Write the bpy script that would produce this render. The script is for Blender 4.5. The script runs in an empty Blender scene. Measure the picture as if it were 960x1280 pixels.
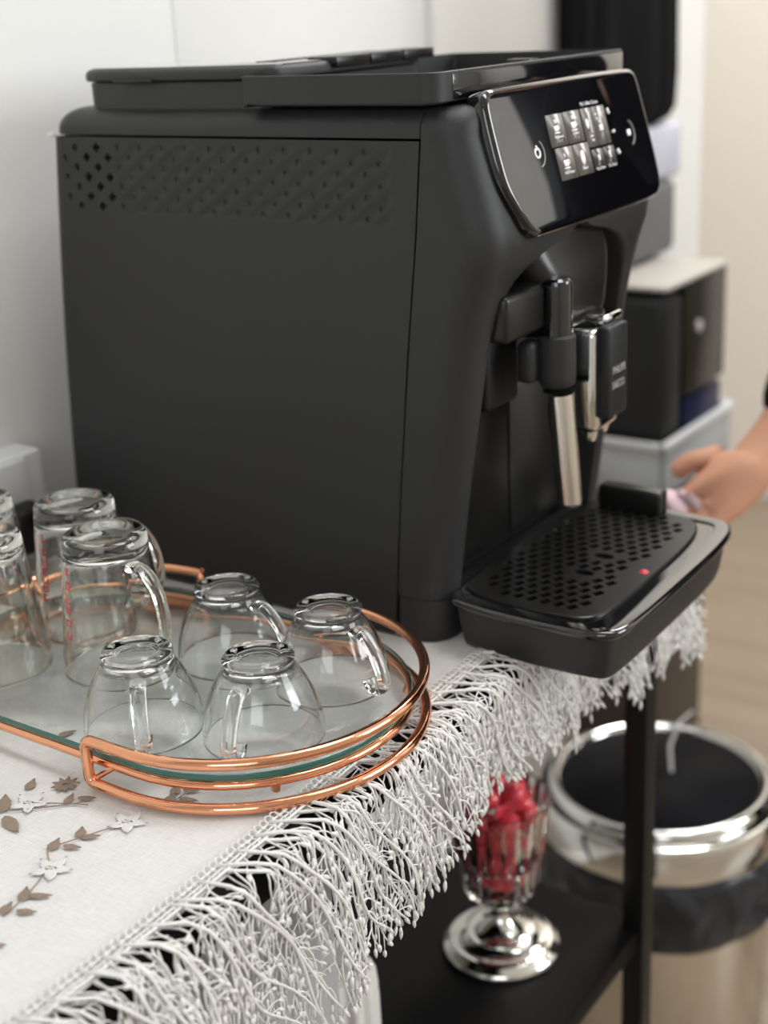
import bpy, bmesh, math, random
from math import sin, cos, pi, radians, sqrt, atan2
from mathutils import Vector, Matrix, noise

C = bpy.context.scene.collection
sc = bpy.context.scene

# ------------------------------------------------------------------ camera
CAM = Vector((0.77432, -0.70376, 0.40781))
cr = Vector((0.82367074, 0.56494348, -0.04904468))
cu = Vector((-0.15682766, 0.31005454, 0.93769466))
cf = Vector((-0.54495101, 0.76466009, -0.34398162))
cam_data = bpy.data.cameras.new('camera')
cam = bpy.data.objects.new('camera', cam_data)
C.objects.link(cam)
cam.matrix_world = Matrix(((cr.x, cu.x, -cf.x, CAM.x), (cr.y, cu.y, -cf.y, CAM.y), (cr.z, cu.z, -cf.z, CAM.z), (0, 0, 0, 1)))
cam_data.sensor_fit = 'VERTICAL'
cam_data.sensor_height = 36
cam_data.sensor_width = 27
cam_data.lens = 1737.7 / 1280 * 36
cam_data.clip_start = 0.02
cam_data.dof.use_dof = True
cam_data.dof.focus_distance = 0.78
cam_data.dof.aperture_fstop = 5.0
sc.camera = cam

# ------------------------------------------------------------------ world, lights, exposure
w = bpy.data.worlds.new('world'); sc.world = w; w.use_nodes = True
w.node_tree.nodes['Background'].inputs[0].default_value = (0.86, 0.93, 1.0, 1)
w.node_tree.nodes['Background'].inputs[1].default_value = 1.5

def area(name, loc, target, sx, sy, power, col):
    l = bpy.data.lights.new(name, 'AREA'); l.shape = 'RECTANGLE'; l.size = sx; l.size_y = sy
    l.energy = power; l.color = col
    o = bpy.data.objects.new(name, l); C.objects.link(o)
    o.location = loc
    d = Vector(target) - Vector(loc)
    o.rotation_euler = d.to_track_quat('-Z', 'Y').to_euler()
    return o
area('window_daylight', (2.86, 1.35, 0.95), (0.0, 1.35, 0.95 - 0.6), 1.3, 1.3, 55, (0.93, 0.97, 1.0))
area('side_fill_light', (1.5, -2.32, 0.95), (1.0, 0.0, 0.4), 1.2, 1.2, 13, (0.95, 0.97, 1.0))  # fill added from the camera side, placed at an unseen window
area('ceiling_panel_daylight', (0.75, 0.35, 1.74), (0.75, 0.35, 0.0), 1.15, 0.55, 17, (0.98, 0.98, 1.0))
area('far_wall_fill', (0.15, 1.85, 1.74), (0.15, 1.85, 0.0), 1.15, 0.55, 36, (1.0, 0.98, 0.95))  # overhead fill added to brighten the far wall
sc.view_settings.view_transform = 'Standard'
sc.view_settings.look = 'None'
sc.view_settings.gamma = 1
sc.view_settings.use_curve_mapping = False
sc.view_settings.exposure = -0.27
sc.cycles.max_bounces = 14
sc.cycles.transmission_bounces = 14
sc.cycles.transparent_max_bounces = 14
sc.cycles.sample_clamp_indirect = 30.0

# ------------------------------------------------------------------ materials
def mat(name, col, rough=0.5, metal=0.0, bump=0.0, bscale=200.0, spec=0.5, coat=0.0, trans=0.0, ior=1.45, var=0.0, vscale=5.0, emit=0.0, sheen=0.0):
    m = bpy.data.materials.new(name); m.use_nodes = True
    nt = m.node_tree; b = nt.nodes['Principled BSDF']
    b.inputs['Base Color'].default_value = (*col, 1)
    b.inputs['Roughness'].default_value = rough
    b.inputs['Metallic'].default_value = metal
    b.inputs['Specular IOR Level'].default_value = spec
    b.inputs['Coat Weight'].default_value = coat
    b.inputs['Coat Roughness'].default_value = 0.03
    b.inputs['Transmission Weight'].default_value = trans
    b.inputs['IOR'].default_value = ior
    b.inputs['Sheen Weight'].default_value = sheen
    if emit:
        b.inputs['Emission Color'].default_value = (*col, 1); b.inputs['Emission Strength'].default_value = emit
    tc = nt.nodes.new('ShaderNodeTexCoord')
    if bump:
        n = nt.nodes.new('ShaderNodeTexNoise'); n.inputs['Scale'].default_value = bscale; n.inputs['Detail'].default_value = 3
        nt.links.new(tc.outputs['Object'], n.inputs['Vector'])
        bp = nt.nodes.new('ShaderNodeBump'); bp.inputs['Strength'].default_value = bump; bp.inputs['Distance'].default_value = 0.001
        nt.links.new(n.outputs['Fac'], bp.inputs['Height']); nt.links.new(bp.outputs['Normal'], b.inputs['Normal'])
    if var:
        n2 = nt.nodes.new('ShaderNodeTexNoise'); n2.inputs['Scale'].default_value = vscale; n2.inputs['Detail'].default_value = 4
        nt.links.new(tc.outputs['Object'], n2.inputs['Vector'])
        mx = nt.nodes.new('ShaderNodeMix'); mx.data_type = 'RGBA'
        mx.inputs[6].default_value = (*[c * (1 - var) for c in col], 1); mx.inputs[7].default_value = (*[min(1, c * (1 + var)) for c in col], 1)
        nt.links.new(n2.outputs['Fac'], mx.inputs[0]); nt.links.new(mx.outputs[2], b.inputs['Base Color'])
    return m

M = {}
M['matte'] = mat('matte_black_plastic', (0.0265, 0.0272, 0.0285), 0.42, bump=0.25, bscale=1800, spec=0.45, var=0.03)
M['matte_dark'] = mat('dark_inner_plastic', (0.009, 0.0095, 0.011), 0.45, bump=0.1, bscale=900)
M['gap'] = mat('seam_shadow_plastic', (0.003, 0.003, 0.003), 0.8, spec=.1)
M['gloss'] = mat('gloss_black_plastic', (0.006, 0.006, 0.007), 0.06, coat=1.0)
M['semi'] = mat('satin_black_plastic', (0.011, 0.0105, 0.010), 0.28, bump=0.03, bscale=700)
M['semigloss'] = mat('glossy_lid_plastic', (0.02, 0.02, 0.02), 0.10, coat=1.0)
M['panel'] = mat('display_black_glass', (0.003, 0.003, 0.004), 0.03, coat=1.0)
M['tile'] = mat('lit_grey_touch_tile', (0.10, 0.088, 0.078), 0.25, emit=0.35)
M['tiledim'] = mat('dim_touch_tile', (0.03, 0.027, 0.026), 0.25, emit=0.2)
M['icon'] = mat('white_display_print', (0.85, 0.85, 0.82), 0.4, emit=0.5)
M['print'] = mat('pale_grey_print', (0.6, 0.58, 0.55), 0.4)
M['chrome'] = mat('polished_chrome', (0.85, 0.85, 0.83), 0.07, 1.0)
M['steel'] = mat('brushed_steel', (0.78, 0.74, 0.66), 0.22, 1.0, bump=0.05, bscale=600)
M['silver'] = mat('polished_silver', (0.80, 0.79, 0.74), 0.08, 1.0)
M['copper'] = mat('rose_copper_wire', (0.90, 0.43, 0.25), 0.10, 1.0, bump=0.06, bscale=300, var=0.05, vscale=60)
M['glass'] = mat('clear_glass', (0.985, 0.992, 0.988), 0.0, trans=1.0, ior=1.47)
M['mugglass'] = mat('warm_tinted_glass', (0.975, 0.982, 0.945), 0.0, trans=1.0, ior=1.49)
def thin_glass(name, col, ior=1.5):
    m = bpy.data.materials.new(name); m.use_nodes = True; nt = m.node_tree; nt.nodes.remove(nt.nodes['Principled BSDF'])
    tr = nt.nodes.new('ShaderNodeBsdfTransparent'); tr.inputs[0].default_value = (*col, 1)
    gl = nt.nodes.new('ShaderNodeBsdfGlossy'); gl.inputs['Roughness'].default_value = 0.01
    lw = nt.nodes.new('ShaderNodeLayerWeight'); lw.inputs[0].default_value = 0.5
    pw = nt.nodes.new('ShaderNodeMath'); pw.operation = 'POWER'; pw.inputs[1].default_value = 5; nt.links.new(lw.outputs['Facing'], pw.inputs[0])
    fr = nt.nodes.new('ShaderNodeMath'); fr.operation = 'MULTIPLY_ADD'; fr.inputs[1].default_value = .95; fr.inputs[2].default_value = .035; nt.links.new(pw.outputs[0], fr.inputs[0])
    mx = nt.nodes.new('ShaderNodeMixShader'); nt.links.new(fr.outputs[0], mx.inputs[0]); nt.links.new(tr.outputs[0], mx.inputs[1]); nt.links.new(gl.outputs[0], mx.inputs[2])
    nt.links.new(mx.outputs[0], nt.nodes['Material Output'].inputs[0]); return m
M['plateglass'] = thin_glass('pale_green_plate_glass', (0.982, 0.995, 0.989), 1.35)
M['glassedge'] = mat('deep_green_glass_edge', (0.02, 0.13, 0.10), 0.12, coat=0.6, trans=0.25)
M['rednprint'] = mat('red_cup_print', (0.62, 0.05, 0.08), 0.4)
M['lace'] = mat('ecru_lace_thread', (0.89, 0.875, 0.84), 0.85, bump=0.5, bscale=1500, sheen=0.3, var=0.04, vscale=60)
M['embroid'] = mat('taupe_embroidery_thread', (0.33, 0.25, 0.19), 0.8, bump=0.8, bscale=1200, var=0.15, vscale=200)
M['whiteemb'] = mat('white_embroidery_thread', (0.84, 0.83, 0.80), 0.8, bump=0.8, bscale=1200)
M['black'] = mat('black_powder_coat', (0.006, 0.006, 0.006), 0.4, bump=0.1, bscale=900, spec=.35)
M['board'] = mat('black_laminate_board', (0.003, 0.003, 0.0033), 0.5, bump=0.1, bscale=500, spec=.12)
M['wall'] = mat('white_wall_paint', (0.80, 0.797, 0.775), 0.85, bump=0.08, bscale=120, var=0.015)
M['wallwarm'] = mat('warm_white_wall_paint', (0.83, 0.79, 0.73), 0.9, bump=0.08, bscale=120, var=0.02)
M['trim'] = mat('satin_white_trim_paint', (0.84, 0.83, 0.79), 0.5)
M['ceil'] = mat('white_ceiling_paint', (0.82, 0.81, 0.78), 0.9)
M['whiteplastic'] = mat('white_plastic', (0.74, 0.75, 0.76), 0.35)
M['paletop'] = mat('pale_taupe_top', (0.50, 0.47, 0.43), 0.5)
M['greybox'] = mat('pale_grey_card', (0.46, 0.47, 0.475), 0.5)
M['greyplastic'] = mat('translucent_pale_plastic', (0.62, 0.65, 0.66), 0.25, trans=0.2)
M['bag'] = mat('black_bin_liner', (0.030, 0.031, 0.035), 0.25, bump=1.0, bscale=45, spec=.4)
M['bagin'] = mat('shaded_liner_inside', (0.003, 0.003, 0.0045), 0.6, bump=.6, bscale=30, spec=.12)  # same liner, coloured darker for the shade inside the bin
M['clearstrand'] = mat('translucent_grey_drawstring', (0.45, 0.44, 0.44), 0.3)
M['redwrap'] = mat('red_sweet_wrapper', (0.82, 0.06, 0.09), 0.25, bump=1.0, bscale=160, coat=0.5, var=0.25, vscale=40)
M['greenleaf'] = mat('green_wrapper', (0.10, 0.16, 0.07), 0.4)
M['cloth_black'] = mat('black_jersey', (0.005, 0.005, 0.006), 0.95, bump=0.4, bscale=300, spec=.15)
M['greybag'] = mat('mottled_grey_felt', (0.16, 0.16, 0.165), 0.9, bump=0.6, bscale=300, var=0.2, vscale=150)
M['lilac'] = mat('pale_lilac_cloth', (0.60, 0.60, 0.68), 0.8, var=0.15, vscale=30)
M['blue'] = mat('deep_blue_plastic', (0.003, 0.006, 0.045), 0.35)
M['olive'] = mat('dark_glossy_front', (0.030, 0.027, 0.020), 0.25)
M['skin'] = mat('skin', (0.58, 0.29, 0.185), 0.5, bump=0.15, bscale=250, var=0.12, vscale=25)
M['pink'] = mat('pale_pink_tissue', (0.66, 0.48, 0.52), 0.8, bump=0.6, bscale=60)
M['cabinet'] = mat('dark_brown_cabinet_wood', (0.075, 0.058, 0.045), 0.5)
M['hair'] = mat('dark_hair', (0.02, 0.014, 0.01), 0.6, bump=1, bscale=150)

def linen():
    m = mat('white_linen', (0.80, 0.79, 0.765), 0.85, sheen=0.3)
    nt = m.node_tree; b = nt.nodes['Principled BSDF']; tc = nt.nodes['Texture Coordinate'] if 'Texture Coordinate' in nt.nodes else nt.nodes.new('ShaderNodeTexCoord')
    hs = []
    for sx, sy in ((1600, 90), (90, 1600)):
        mp = nt.nodes.new('ShaderNodeMapping'); mp.inputs['Scale'].default_value = (sx, sy, 1)
        mp.inputs['Rotation'].default_value = (0, 0, 0.12)
        n = nt.nodes.new('ShaderNodeTexNoise'); n.inputs['Scale'].default_value = 1; n.inputs['Detail'].default_value = 2
        nt.links.new(tc.outputs['Object'], mp.inputs[0]); nt.links.new(mp.outputs[0], n.inputs['Vector']); hs.append(n)
    ad = nt.nodes.new('ShaderNodeMath'); ad.operation = 'ADD'
    nt.links.new(hs[0].outputs['Fac'], ad.inputs[0]); nt.links.new(hs[1].outputs['Fac'], ad.inputs[1])
    bp = nt.nodes.new('ShaderNodeBump'); bp.inputs['Strength'].default_value = 0.6; bp.inputs['Distance'].default_value = 0.0006
    nt.links.new(ad.outputs[0], bp.inputs['Height']); nt.links.new(bp.outputs['Normal'], b.inputs['Normal'])
    cr_ = nt.nodes.new('ShaderNodeMapRange'); cr_.inputs[1].default_value = 0.7; cr_.inputs[2].default_value = 1.35
    cr_.inputs[3].default_value = 0; cr_.inputs[4].default_value = 1
    nt.links.new(ad.outputs[0], cr_.inputs[0])
    mx = nt.nodes.new('ShaderNodeMix'); mx.data_type = 'RGBA'
    mx.inputs[6].default_value = (0.70, 0.685, 0.66, 1); mx.inputs[7].default_value = (0.86, 0.85, 0.83, 1)
    nt.links.new(cr_.outputs[0], mx.inputs[0]); nt.links.new(mx.outputs[2], b.inputs['Base Color'])
    return m
M['linen'] = linen()

def floormat():
    m = mat('light_oak_laminate', (0.42, 0.34, 0.245), 0.35)
    nt = m.node_tree; b = nt.nodes['Principled BSDF']; tc = nt.nodes.new('ShaderNodeTexCoord')
    mp = nt.nodes.new('ShaderNodeMapping'); mp.inputs['Scale'].default_value = (1.5, 18, 1)
    n = nt.nodes.new('ShaderNodeTexNoise'); n.inputs['Scale'].default_value = 1.6; n.inputs['Detail'].default_value = 6
    nt.links.new(tc.outputs['Object'], mp.inputs[0]); nt.links.new(mp.outputs[0], n.inputs['Vector'])
    mx = nt.nodes.new('ShaderNodeMix'); mx.data_type = 'RGBA'
    mx.inputs[6].default_value = (0.21, 0.155, 0.105, 1); mx.inputs[7].default_value = (0.37, 0.305, 0.23, 1)
    nt.links.new(n.outputs['Fac'], mx.inputs[0]); nt.links.new(mx.outputs[2], b.inputs['Base Color'])
    return m
M['floor'] = floormat()

# ------------------------------------------------------------------ helpers
def tag(o, label=None, cat=None, group=None, kind=None):
    if label: o['label'] = label
    if cat: o['category'] = cat
    if group: o['group'] = group
    if kind: o['kind'] = kind
    return o
def thing(name, label, cat, loc=(0, 0, 0), rotz=0, group=None):
    o = bpy.data.objects.new(name, None); C.objects.link(o); o.location = loc; o.rotation_euler = (0, 0, rotz)
    o.empty_display_size = 0.02
    return tag(o, label, cat, group)

class MB:
    def __init__(s): s.v = []; s.f = []; s.mi = []
    def add(s, vs, fs, mi=0):
        k = len(s.v); s.v.extend([tuple(p) for p in vs]); s.f.extend([tuple(i + k for i in f) for f in fs]); s.mi.extend([mi] * len(fs)); return s
    def bm(s, b, mi=0):
        b.verts.ensure_lookup_table()
        for i, v in enumerate(b.verts): v.index = i
        s.add([v.co.copy() for v in b.verts], [[v.index for v in f.verts] for f in b.faces], mi); b.free(); return s
    def box(s, x0, x1, y0, y1, z0, z1, r=0.0, seg=2, mi=0, M4=None):
        b = bmesh.new(); bmesh.ops.create_cube(b, size=1)
        for v in b.verts: v.co = Vector(((x0 + x1) / 2 + v.co.x * (x1 - x0), (y0 + y1) / 2 + v.co.y * (y1 - y0), (z0 + z1) / 2 + v.co.z * (z1 - z0)))
        if r > 0: bmesh.ops.bevel(b, geom=list(b.edges), offset=r, segments=seg, profile=0.5, affect='EDGES')
        if M4:
            for v in b.verts: v.co = M4 @ v.co
        return s.bm(b, mi)
    def prism(s, poly, fn, d0, d1, r=0.0, seg=2, mi=0, rback=0.0):
        """poly of 2D points; fn(a,b,d)->3D point; extruded from depth d0 to d1; the d1 rim is rounded by r."""
        n = len(poly); rings = []
        if rback > 0:
            for k in range(seg + 1):
                t = k / seg * pi / 2; rings.append((offset(poly, -rback * (1 - sin(t))), d0 + (1 if d1 > d0 else -1) * rback * (1 - cos(t))))
        else: rings.append((poly, d0))
        sg = 1 if d1 > d0 else -1
        if r > 0:
            for k in range(seg + 1):
                t = k / seg * pi / 2; rings.append((offset(poly, -r * (1 - cos(t))), d1 - sg * r * (1 - sin(t))))
        else: rings.append((poly, d1))
        vs = []; fs = []
        for p, d in rings: vs += [fn(a, b, d) for a, b in p]
        for k in range(len(rings) - 1):
            for i in range(n):
                j = (i + 1) % n; fs.append((k * n + i, k * n + j, (k + 1) * n + j, (k + 1) * n + i))
        fs.append(tuple(range(n))[::-1]); fs.append(tuple((len(rings) - 1) * n + i for i in range(n)))
        return s.add(vs, fs, mi)
    def loft(s, rings, cap=True, closed=True, mi=0):
        n = len(rings[0]); vs = [p for r in rings for p in r]; fs = []
        for k in range(len(rings) - 1):
            for i in range(n if closed else n - 1):
                j = (i + 1) % n; fs.append((k * n + i, k * n + j, (k + 1) * n + j, (k + 1) * n + i))
        if cap: fs.append(tuple(range(n))[::-1]); fs.append(tuple((len(rings) - 1) * n + i for i in range(n)))
        return s.add(vs, fs, mi)
    def lathe(s, prof, n=48, mi=0, c=(0, 0, 0)):
        vs = []; fs = []; idx = []
        for r, z in prof:
            if r < 1e-6: idx.append([len(vs)]); vs.append((c[0], c[1], c[2] + z))
            else:
                idx.append(list(range(len(vs), len(vs) + n)))
                vs += [(c[0] + r * cos(2 * pi * i / n), c[1] + r * sin(2 * pi * i / n), c[2] + z) for i in range(n)]
        for a, b in zip(idx[:-1], idx[1:]):
            for i in range(n):
                j = (i + 1) % n
                if len(a) == 1 and len(b) == 1: continue
                if len(a) == 1: fs.append((a[0], b[j], b[i]))
                elif len(b) == 1: fs.append((a[i], a[j], b[0]))
                else: fs.append((a[i], a[j], b[j], b[i]))
        return s.add(vs, fs, mi)
    def tube(s, pts, r, n=8, closed=False, cap=True, flat=1.0, up=None, mi=0):
        pts = [Vector(p) for p in pts]; m = len(pts); rings = []; prev = None
        for i in range(m):
            if closed: t = pts[(i + 1) % m] - pts[i - 1]
            else: t = pts[min(i + 1, m - 1)] - pts[max(i - 1, 0)]
            if t.length < 1e-9: t = Vector((0, 0, 1))
            t.normalize()
            if prev is None:
                a = Vector(up) if up else (Vector((0, 0, 1)) if abs(t.z) < 0.9 else Vector((1, 0, 0)))
            else: a = prev
            a = (a - t * a.dot(t))
            if a.length < 1e-6: a = t.orthogonal()
            a.normalize(); prev = a; b = t.cross(a)
            rr = r[i] if isinstance(r, (list, tuple)) else r
            rings.append([pts[i] + a * (rr * flat * cos(2 * pi * k / n)) + b * (rr * sin(2 * pi * k / n)) for k in range(n)])
        if closed:
            vs = [p for q in rings for p in q]; fs = []
            for k in range(m):
                k2 = (k + 1) % m
                for i in range(n):
                    j = (i + 1) % n; fs.append((k * n + i, k * n + j, k2 * n + j, k2 * n + i))
            return s.add(vs, fs, mi)
        return s.loft(rings, cap, True, mi)
    def build(s, name, mats, parent=None, loc=None, angle=35, solid=0, kind=None, label=None, fix=True):
        me = bpy.data.meshes.new(name); me.from_pydata(s.v, [], s.f)
        if not isinstance(mats, (list, tuple)): mats = [mats]
        for m in mats: me.materials.append(M[m] if isinstance(m, str) else m)
        if len(mats) > 1: me.polygons.foreach_set('material_index', s.mi)
        if fix:
            b = bmesh.new(); b.from_mesh(me); bmesh.ops.recalc_face_normals(b, faces=b.faces); b.to_mesh(me); b.free()
        me.polygons.foreach_set('use_smooth', [True] * len(me.polygons))
        if angle: me.set_sharp_from_angle(angle=radians(angle))
        me.update()
        o = bpy.data.objects.new(name, me); C.objects.link(o)
        if parent: o.parent = parent
        if loc: o.location = loc
        if kind: o['kind'] = kind
        if label: o['label'] = label
        return o

def offset(poly, d):
    n = len(poly); out = []
    ar = sum(poly[i][0] * poly[(i + 1) % n][1] - poly[(i + 1) % n][0] * poly[i][1] for i in range(n))
    sg = 1 if ar > 0 else -1
    for i in range(n):
        p0 = Vector(poly[i - 1]); p1 = Vector(poly[i]); p2 = Vector(poly[(i + 1) % n])
        a = (p1 - p0); b = (p2 - p1)
        if a.length < 1e-9: a = b
        if b.length < 1e-9: b = a
        a.normalize(); b.normalize()
        n1 = Vector((a.y, -a.x)) * sg; n2 = Vector((b.y, -b.x)) * sg
        m = n1 + n2
        if m.length < 1e-6: m = n1
        m.normalize(); k = max(0.5, m.dot(n1))
        out.append((p1.x + m.x * d / k, p1.y + m.y * d / k))
    return out
def rrect(x0, x1, y0, y1, r, seg=6):
    rs = r if isinstance(r, (list, tuple)) else [r] * 4
    out = []
    for (cx, cy, a0, rr) in ((x1, y1, 0, rs[0]), (x0, y1, 90, rs[1]), (x0, y0, 180, rs[2]), (x1, y0, 270, rs[3])):
        sx = -1 if cx == x1 else 1; sy = -1 if cy == y1 else 1
        for k in range(seg + 1):
            a = radians(a0 + 90 * k / seg); out.append((cx + sx * rr + rr * cos(a), cy + sy * rr + rr * sin(a)))
    return out
def smooth_poly(pts, it=3):
    for _ in range(it):
        q = []
        for i in range(len(pts)):
            a = pts[i]; b = pts[(i + 1) % len(pts)]
            q.append((a[0] * .75 + b[0] * .25, a[1] * .75 + b[1] * .25)); q.append((a[0] * .25 + b[0] * .75, a[1] * .25 + b[1] * .75))
        pts = q
    return pts
def lerp(tab, x):
    if x <= tab[0][0]: return tab[0][1]
    for (a, p), (b, q) in zip(tab[:-1], tab[1:]):
        if x <= b: return p + (q - p) * (x - a) / (b - a)
    return tab[-1][1]
XY = lambda a, b, d: Vector((a, b, d))
XZ = lambda a, b, d: Vector((a, d, b))
YZ = lambda a, b, d: Vector((d, a, b))

def text_mesh(name, txt, size, m, parent, fn, cx, cy, stretch=1.0, thick=0.00025):
    """flat lettering turned into a mesh; fn(a,b,d) places the text plane"""
    cu_ = bpy.data.curves.new(name, 'FONT'); cu_.body = txt; cu_.size = size; cu_.align_x = 'CENTER'; cu_.align_y = 'CENTER'; cu_.resolution_u = 2
    t = bpy.data.objects.new(name, cu_)
    C.objects.link(t)
    dg = bpy.context.evaluated_depsgraph_get()
    me0 = bpy.data.meshes.new_from_object(t.evaluated_get(dg))
    bpy.data.objects.remove(t)
    mb = MB(); n = len(me0.vertices)
    mb.add([fn(cx + v.co.x * stretch, cy + v.co.y, thick) for v in me0.vertices], [tuple(p.vertices) for p in me0.polygons])
    bpy.data.meshes.remove(me0)
    return mb.build(name, m, parent, angle=0, fix=False)

# ------------------------------------------------------------------ the room
FZ = -0.80; CZ = 1.80
def struct(name, mb, m): return tag(mb.build(name, m), kind='structure')
struct('floor', MB().box(-2.6, 3.1, -2.6, 2.8, FZ - 0.05, FZ), 'floor')
struct('ceiling', MB().box(-2.6, 3.1, -2.6, 2.8, CZ, CZ + 0.05), 'ceil')
struct('wall_back', MB().box(-0.17, -0.07, -2.6, 1.33, FZ, CZ), 'wall')
struct('wall_far', MB().box(-2.6, 3.1, 2.5, 2.6, FZ, CZ), 'wallwarm')
struct('wall_alcove', MB().box(-2.6, -2.5, 1.2, 2.6, FZ, CZ), 'wallwarm')
struct('wall_alcove_side', MB().box(-2.6, -0.17, 1.23, 1.33, FZ, CZ), 'wallwarm')
struct('wall_near', MB().box(-0.17, 0.9, -2.5, -2.4, FZ, CZ).box(2.1, 3.0, -2.5, -2.4, FZ, CZ).box(0.9, 2.1, -2.5, -2.4, FZ, 0.35).box(0.9, 2.1, -2.5, -2.4, 1.55, CZ), 'wall')
struct('wall_front', MB().box(2.9, 3.0, -2.5, 0.7, FZ, CZ).box(2.9, 3.0, 2.0, 2.6, FZ, CZ).box(2.9, 3.0, 0.7, 2.0, FZ, 0.3).box(2.9, 3.0, 0.7, 2.0, 1.6, CZ), 'wallwarm')
def win(n, fn, a0, a1, z0, z1, d):
    mb = MB()
    for q in ((a0, a1, z0, z0 + .05), (a0, a1, z1 - .05, z1), (a0, a0 + .05, z0, z1), (a1 - .05, a1, z0, z1), ((a0 + a1) / 2 - .02, (a0 + a1) / 2 + .02, z0, z1)):
        if fn == 'x': mb.box(d - .03, d + .03, q[0], q[1], q[2], q[3], .004)
        else: mb.box(q[0], q[1], d - .03, d + .03, q[2], q[3], .004)
    return struct('window_%d' % n, mb, 'trim')
win(1, 'x', 0.7, 2.0, 0.3, 1.6, 2.95)
win(2, 'y', 0.9, 2.1, 0.35, 1.55, -2.45)  # unseen window added to carry the camera-side fill
# trims on the wall behind the table
struct('trim_1', MB().box(-0.07, -0.0690, 0.214, 0.60, FZ, CZ, 0.001), 'wall')
struct('trim_2', MB().box(-0.07, -0.056, 0.600, 1.33, FZ, CZ, 0.002), 'trim')
struct('trim_3', MB().box(-0.07, -0.058, -0.25, -0.053, FZ, CZ, 0.002), 'trim')
struct('baseboard_back', MB().box(-0.07, -0.052, -2.4, 1.33, FZ, FZ + 0.08, 0.004), 'trim')
struct('baseboard_far', MB().box(-2.5, 2.9, 2.485, 2.5, FZ, FZ + 0.08, 0.004), 'trim')
# ceiling lamp fixtures; the far one is added to brighten the far wall
for i, (lx, ly, lab) in enumerate(((0.75, 0.35, 'flat white ceiling light panel above the coffee machine table'), (0.15, 1.85, 'unseen flat ceiling light panel added to brighten the far wall'))):
    t = thing('ceiling_light', lab, 'ceiling light', (lx, ly, 1.80), 0, 'ceiling light panels')
    MB().box(-.62, .62, -.32, .32, -.05, -.001, .006).build('housing', 'trim', t)
    t2 = MB().box(-.58, .58, -.28, .28, -.054, -.0505, .001).build('diffuser', mat('lamp_diffuser_%d' % i, (1.0, 0.98, 0.95), .5, emit=1.2), t)

# ------------------------------------------------------------------ table
TE = 0.368; TY = 0.262
tb = thing('console_table', 'narrow black two-tier table under the lace tablecloth', 'table', (0.15, -0.35, FZ))
def TL(x0, x1, y0, y1, z0, z1): return (x0 - .15, x1 - .15, y0 + .35, y1 + .35, z0 - FZ, z1 - FZ)
MB().box(*TL(-0.045, TE, -0.95, TY, -0.022, 0.0), r=0.0015).build('tabletop', 'board', tb)
MB().box(*TL(-0.04, 0.352, -0.93, 0.258, -0.385, -0.365), r=0.001).build('shelf', 'board', tb)
for px, py in ((0.336, 0.240), (0.336, -0.945), (-0.04, 0.240), (-0.04, -0.945)):
    lg = MB().box(*TL(px, px + .020, py, py + .020, FZ, -0.022), r=0.001).build('leg', 'black', tb)
MB().box(*TL(-0.02, 0.336, 0.243, 0.257, -0.40, -0.386), r=0.001).build('crossbar', 'black', tb)

# ------------------------------------------------------------------ tablecloth
def drape(u, v, side=0.0):
    """u along the front table edge (world y), v out from the hem; gives a point of the cloth."""
    flat = TE - 0.345 + 0.002
    wob = 0.0035 * sin(u * 38 + 1.0) + 0.0025 * sin(u * 90 + 2.0)
    hem = 0.345 + 0.0045 * (noise.noise(Vector((u * 5, 3.1, 0)))) - 0.02 * u * 0.9
    if v <= flat + (0.345 - hem): return Vector((hem + v, u, 0.0032 + 0.0012 * noise.noise(Vector((u * 60, v * 60, 1)))))
    s = v - flat - (0.345 - hem); R = 0.007; L = R * pi / 2
    if s < L:
        a = s / R; return Vector((TE + 0.002 + R * sin(a), u, 0.0032 - R * (1 - cos(a))))
    d = s - L
    out = 0.012 * (1 - math.exp(-d * 25)) * (0.6 + 0.6 * sin(u * 52)) + wob * min(1, d * 18)
    return Vector((TE + 0.009 + out, u + 0.004 * sin(u * 70) * min(1, d * 15), 0.0032 - R - d))

tc_ = thing('tablecloth', 'white linen tablecloth with taupe leaf embroidery and a deep lace border', 'tablecloth', (0.15, -0.35, 0.0))
OFF = Vector((-0.15, 0.35, 0))
nx, ny = 90, 200
vs = []; fs = []
for j in range(ny + 1):
    y = -0.93 + (TY + 0.003 + 0.93) * j / ny
    hem = 0.345 + 0.0045 * (noise.noise(Vector((y * 5, 3.1, 0)))) - 0.02 * y * 0.9
    for i in range(nx + 1):
        x = -0.043 + (hem + 0.0065 + 0.043) * i / nx
        z = 0.0014 + 0.0007 * noise.noise(Vector((x * 14, y * 9, 0))) + 0.0004 * noise.noise(Vector((x * 40, y * 30, 5)))
        # a soft fold running diagonally at the near left, and smoother seating under the machine
        if -0.01 < x < 0.33 and y > -0.01: z = 0.0012
        else:
            f = (x - 0.11) * 0.5 + (y + 0.27) * 0.87
            z += 0.0022 * math.exp(-(f / 0.012) ** 2) * (1 if x < 0.26 else max(0, 1 - (x - .26) * 20)) * (1 if y < -.26 else 0.0)
        vs.append(Vector((x, y, z)) + OFF)
for j in range(ny):
    for i in range(nx):
        a = j * (nx + 1) + i; fs.append((a, a + 1, a + nx + 2, a + nx + 1))
cl = MB().add(vs, fs).build('linen_panel', 'linen', tc_, angle=0)
sm = cl.modifiers.new('thickness', 'SOLIDIFY'); sm.thickness = 0.0006; sm.offset = -1

rnd = random.Random(7)
def bez(p0, p1, p2, n):
    return [(p0[0] * (1 - t) ** 2 + 2 * p1[0] * t * (1 - t) + p2[0] * t * t, p0[1] * (1 - t) ** 2 + 2 * p1[1] * t * (1 - t) + p2[1] * t * t) for t in [k / n for k in range(n + 1)]]

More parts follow.
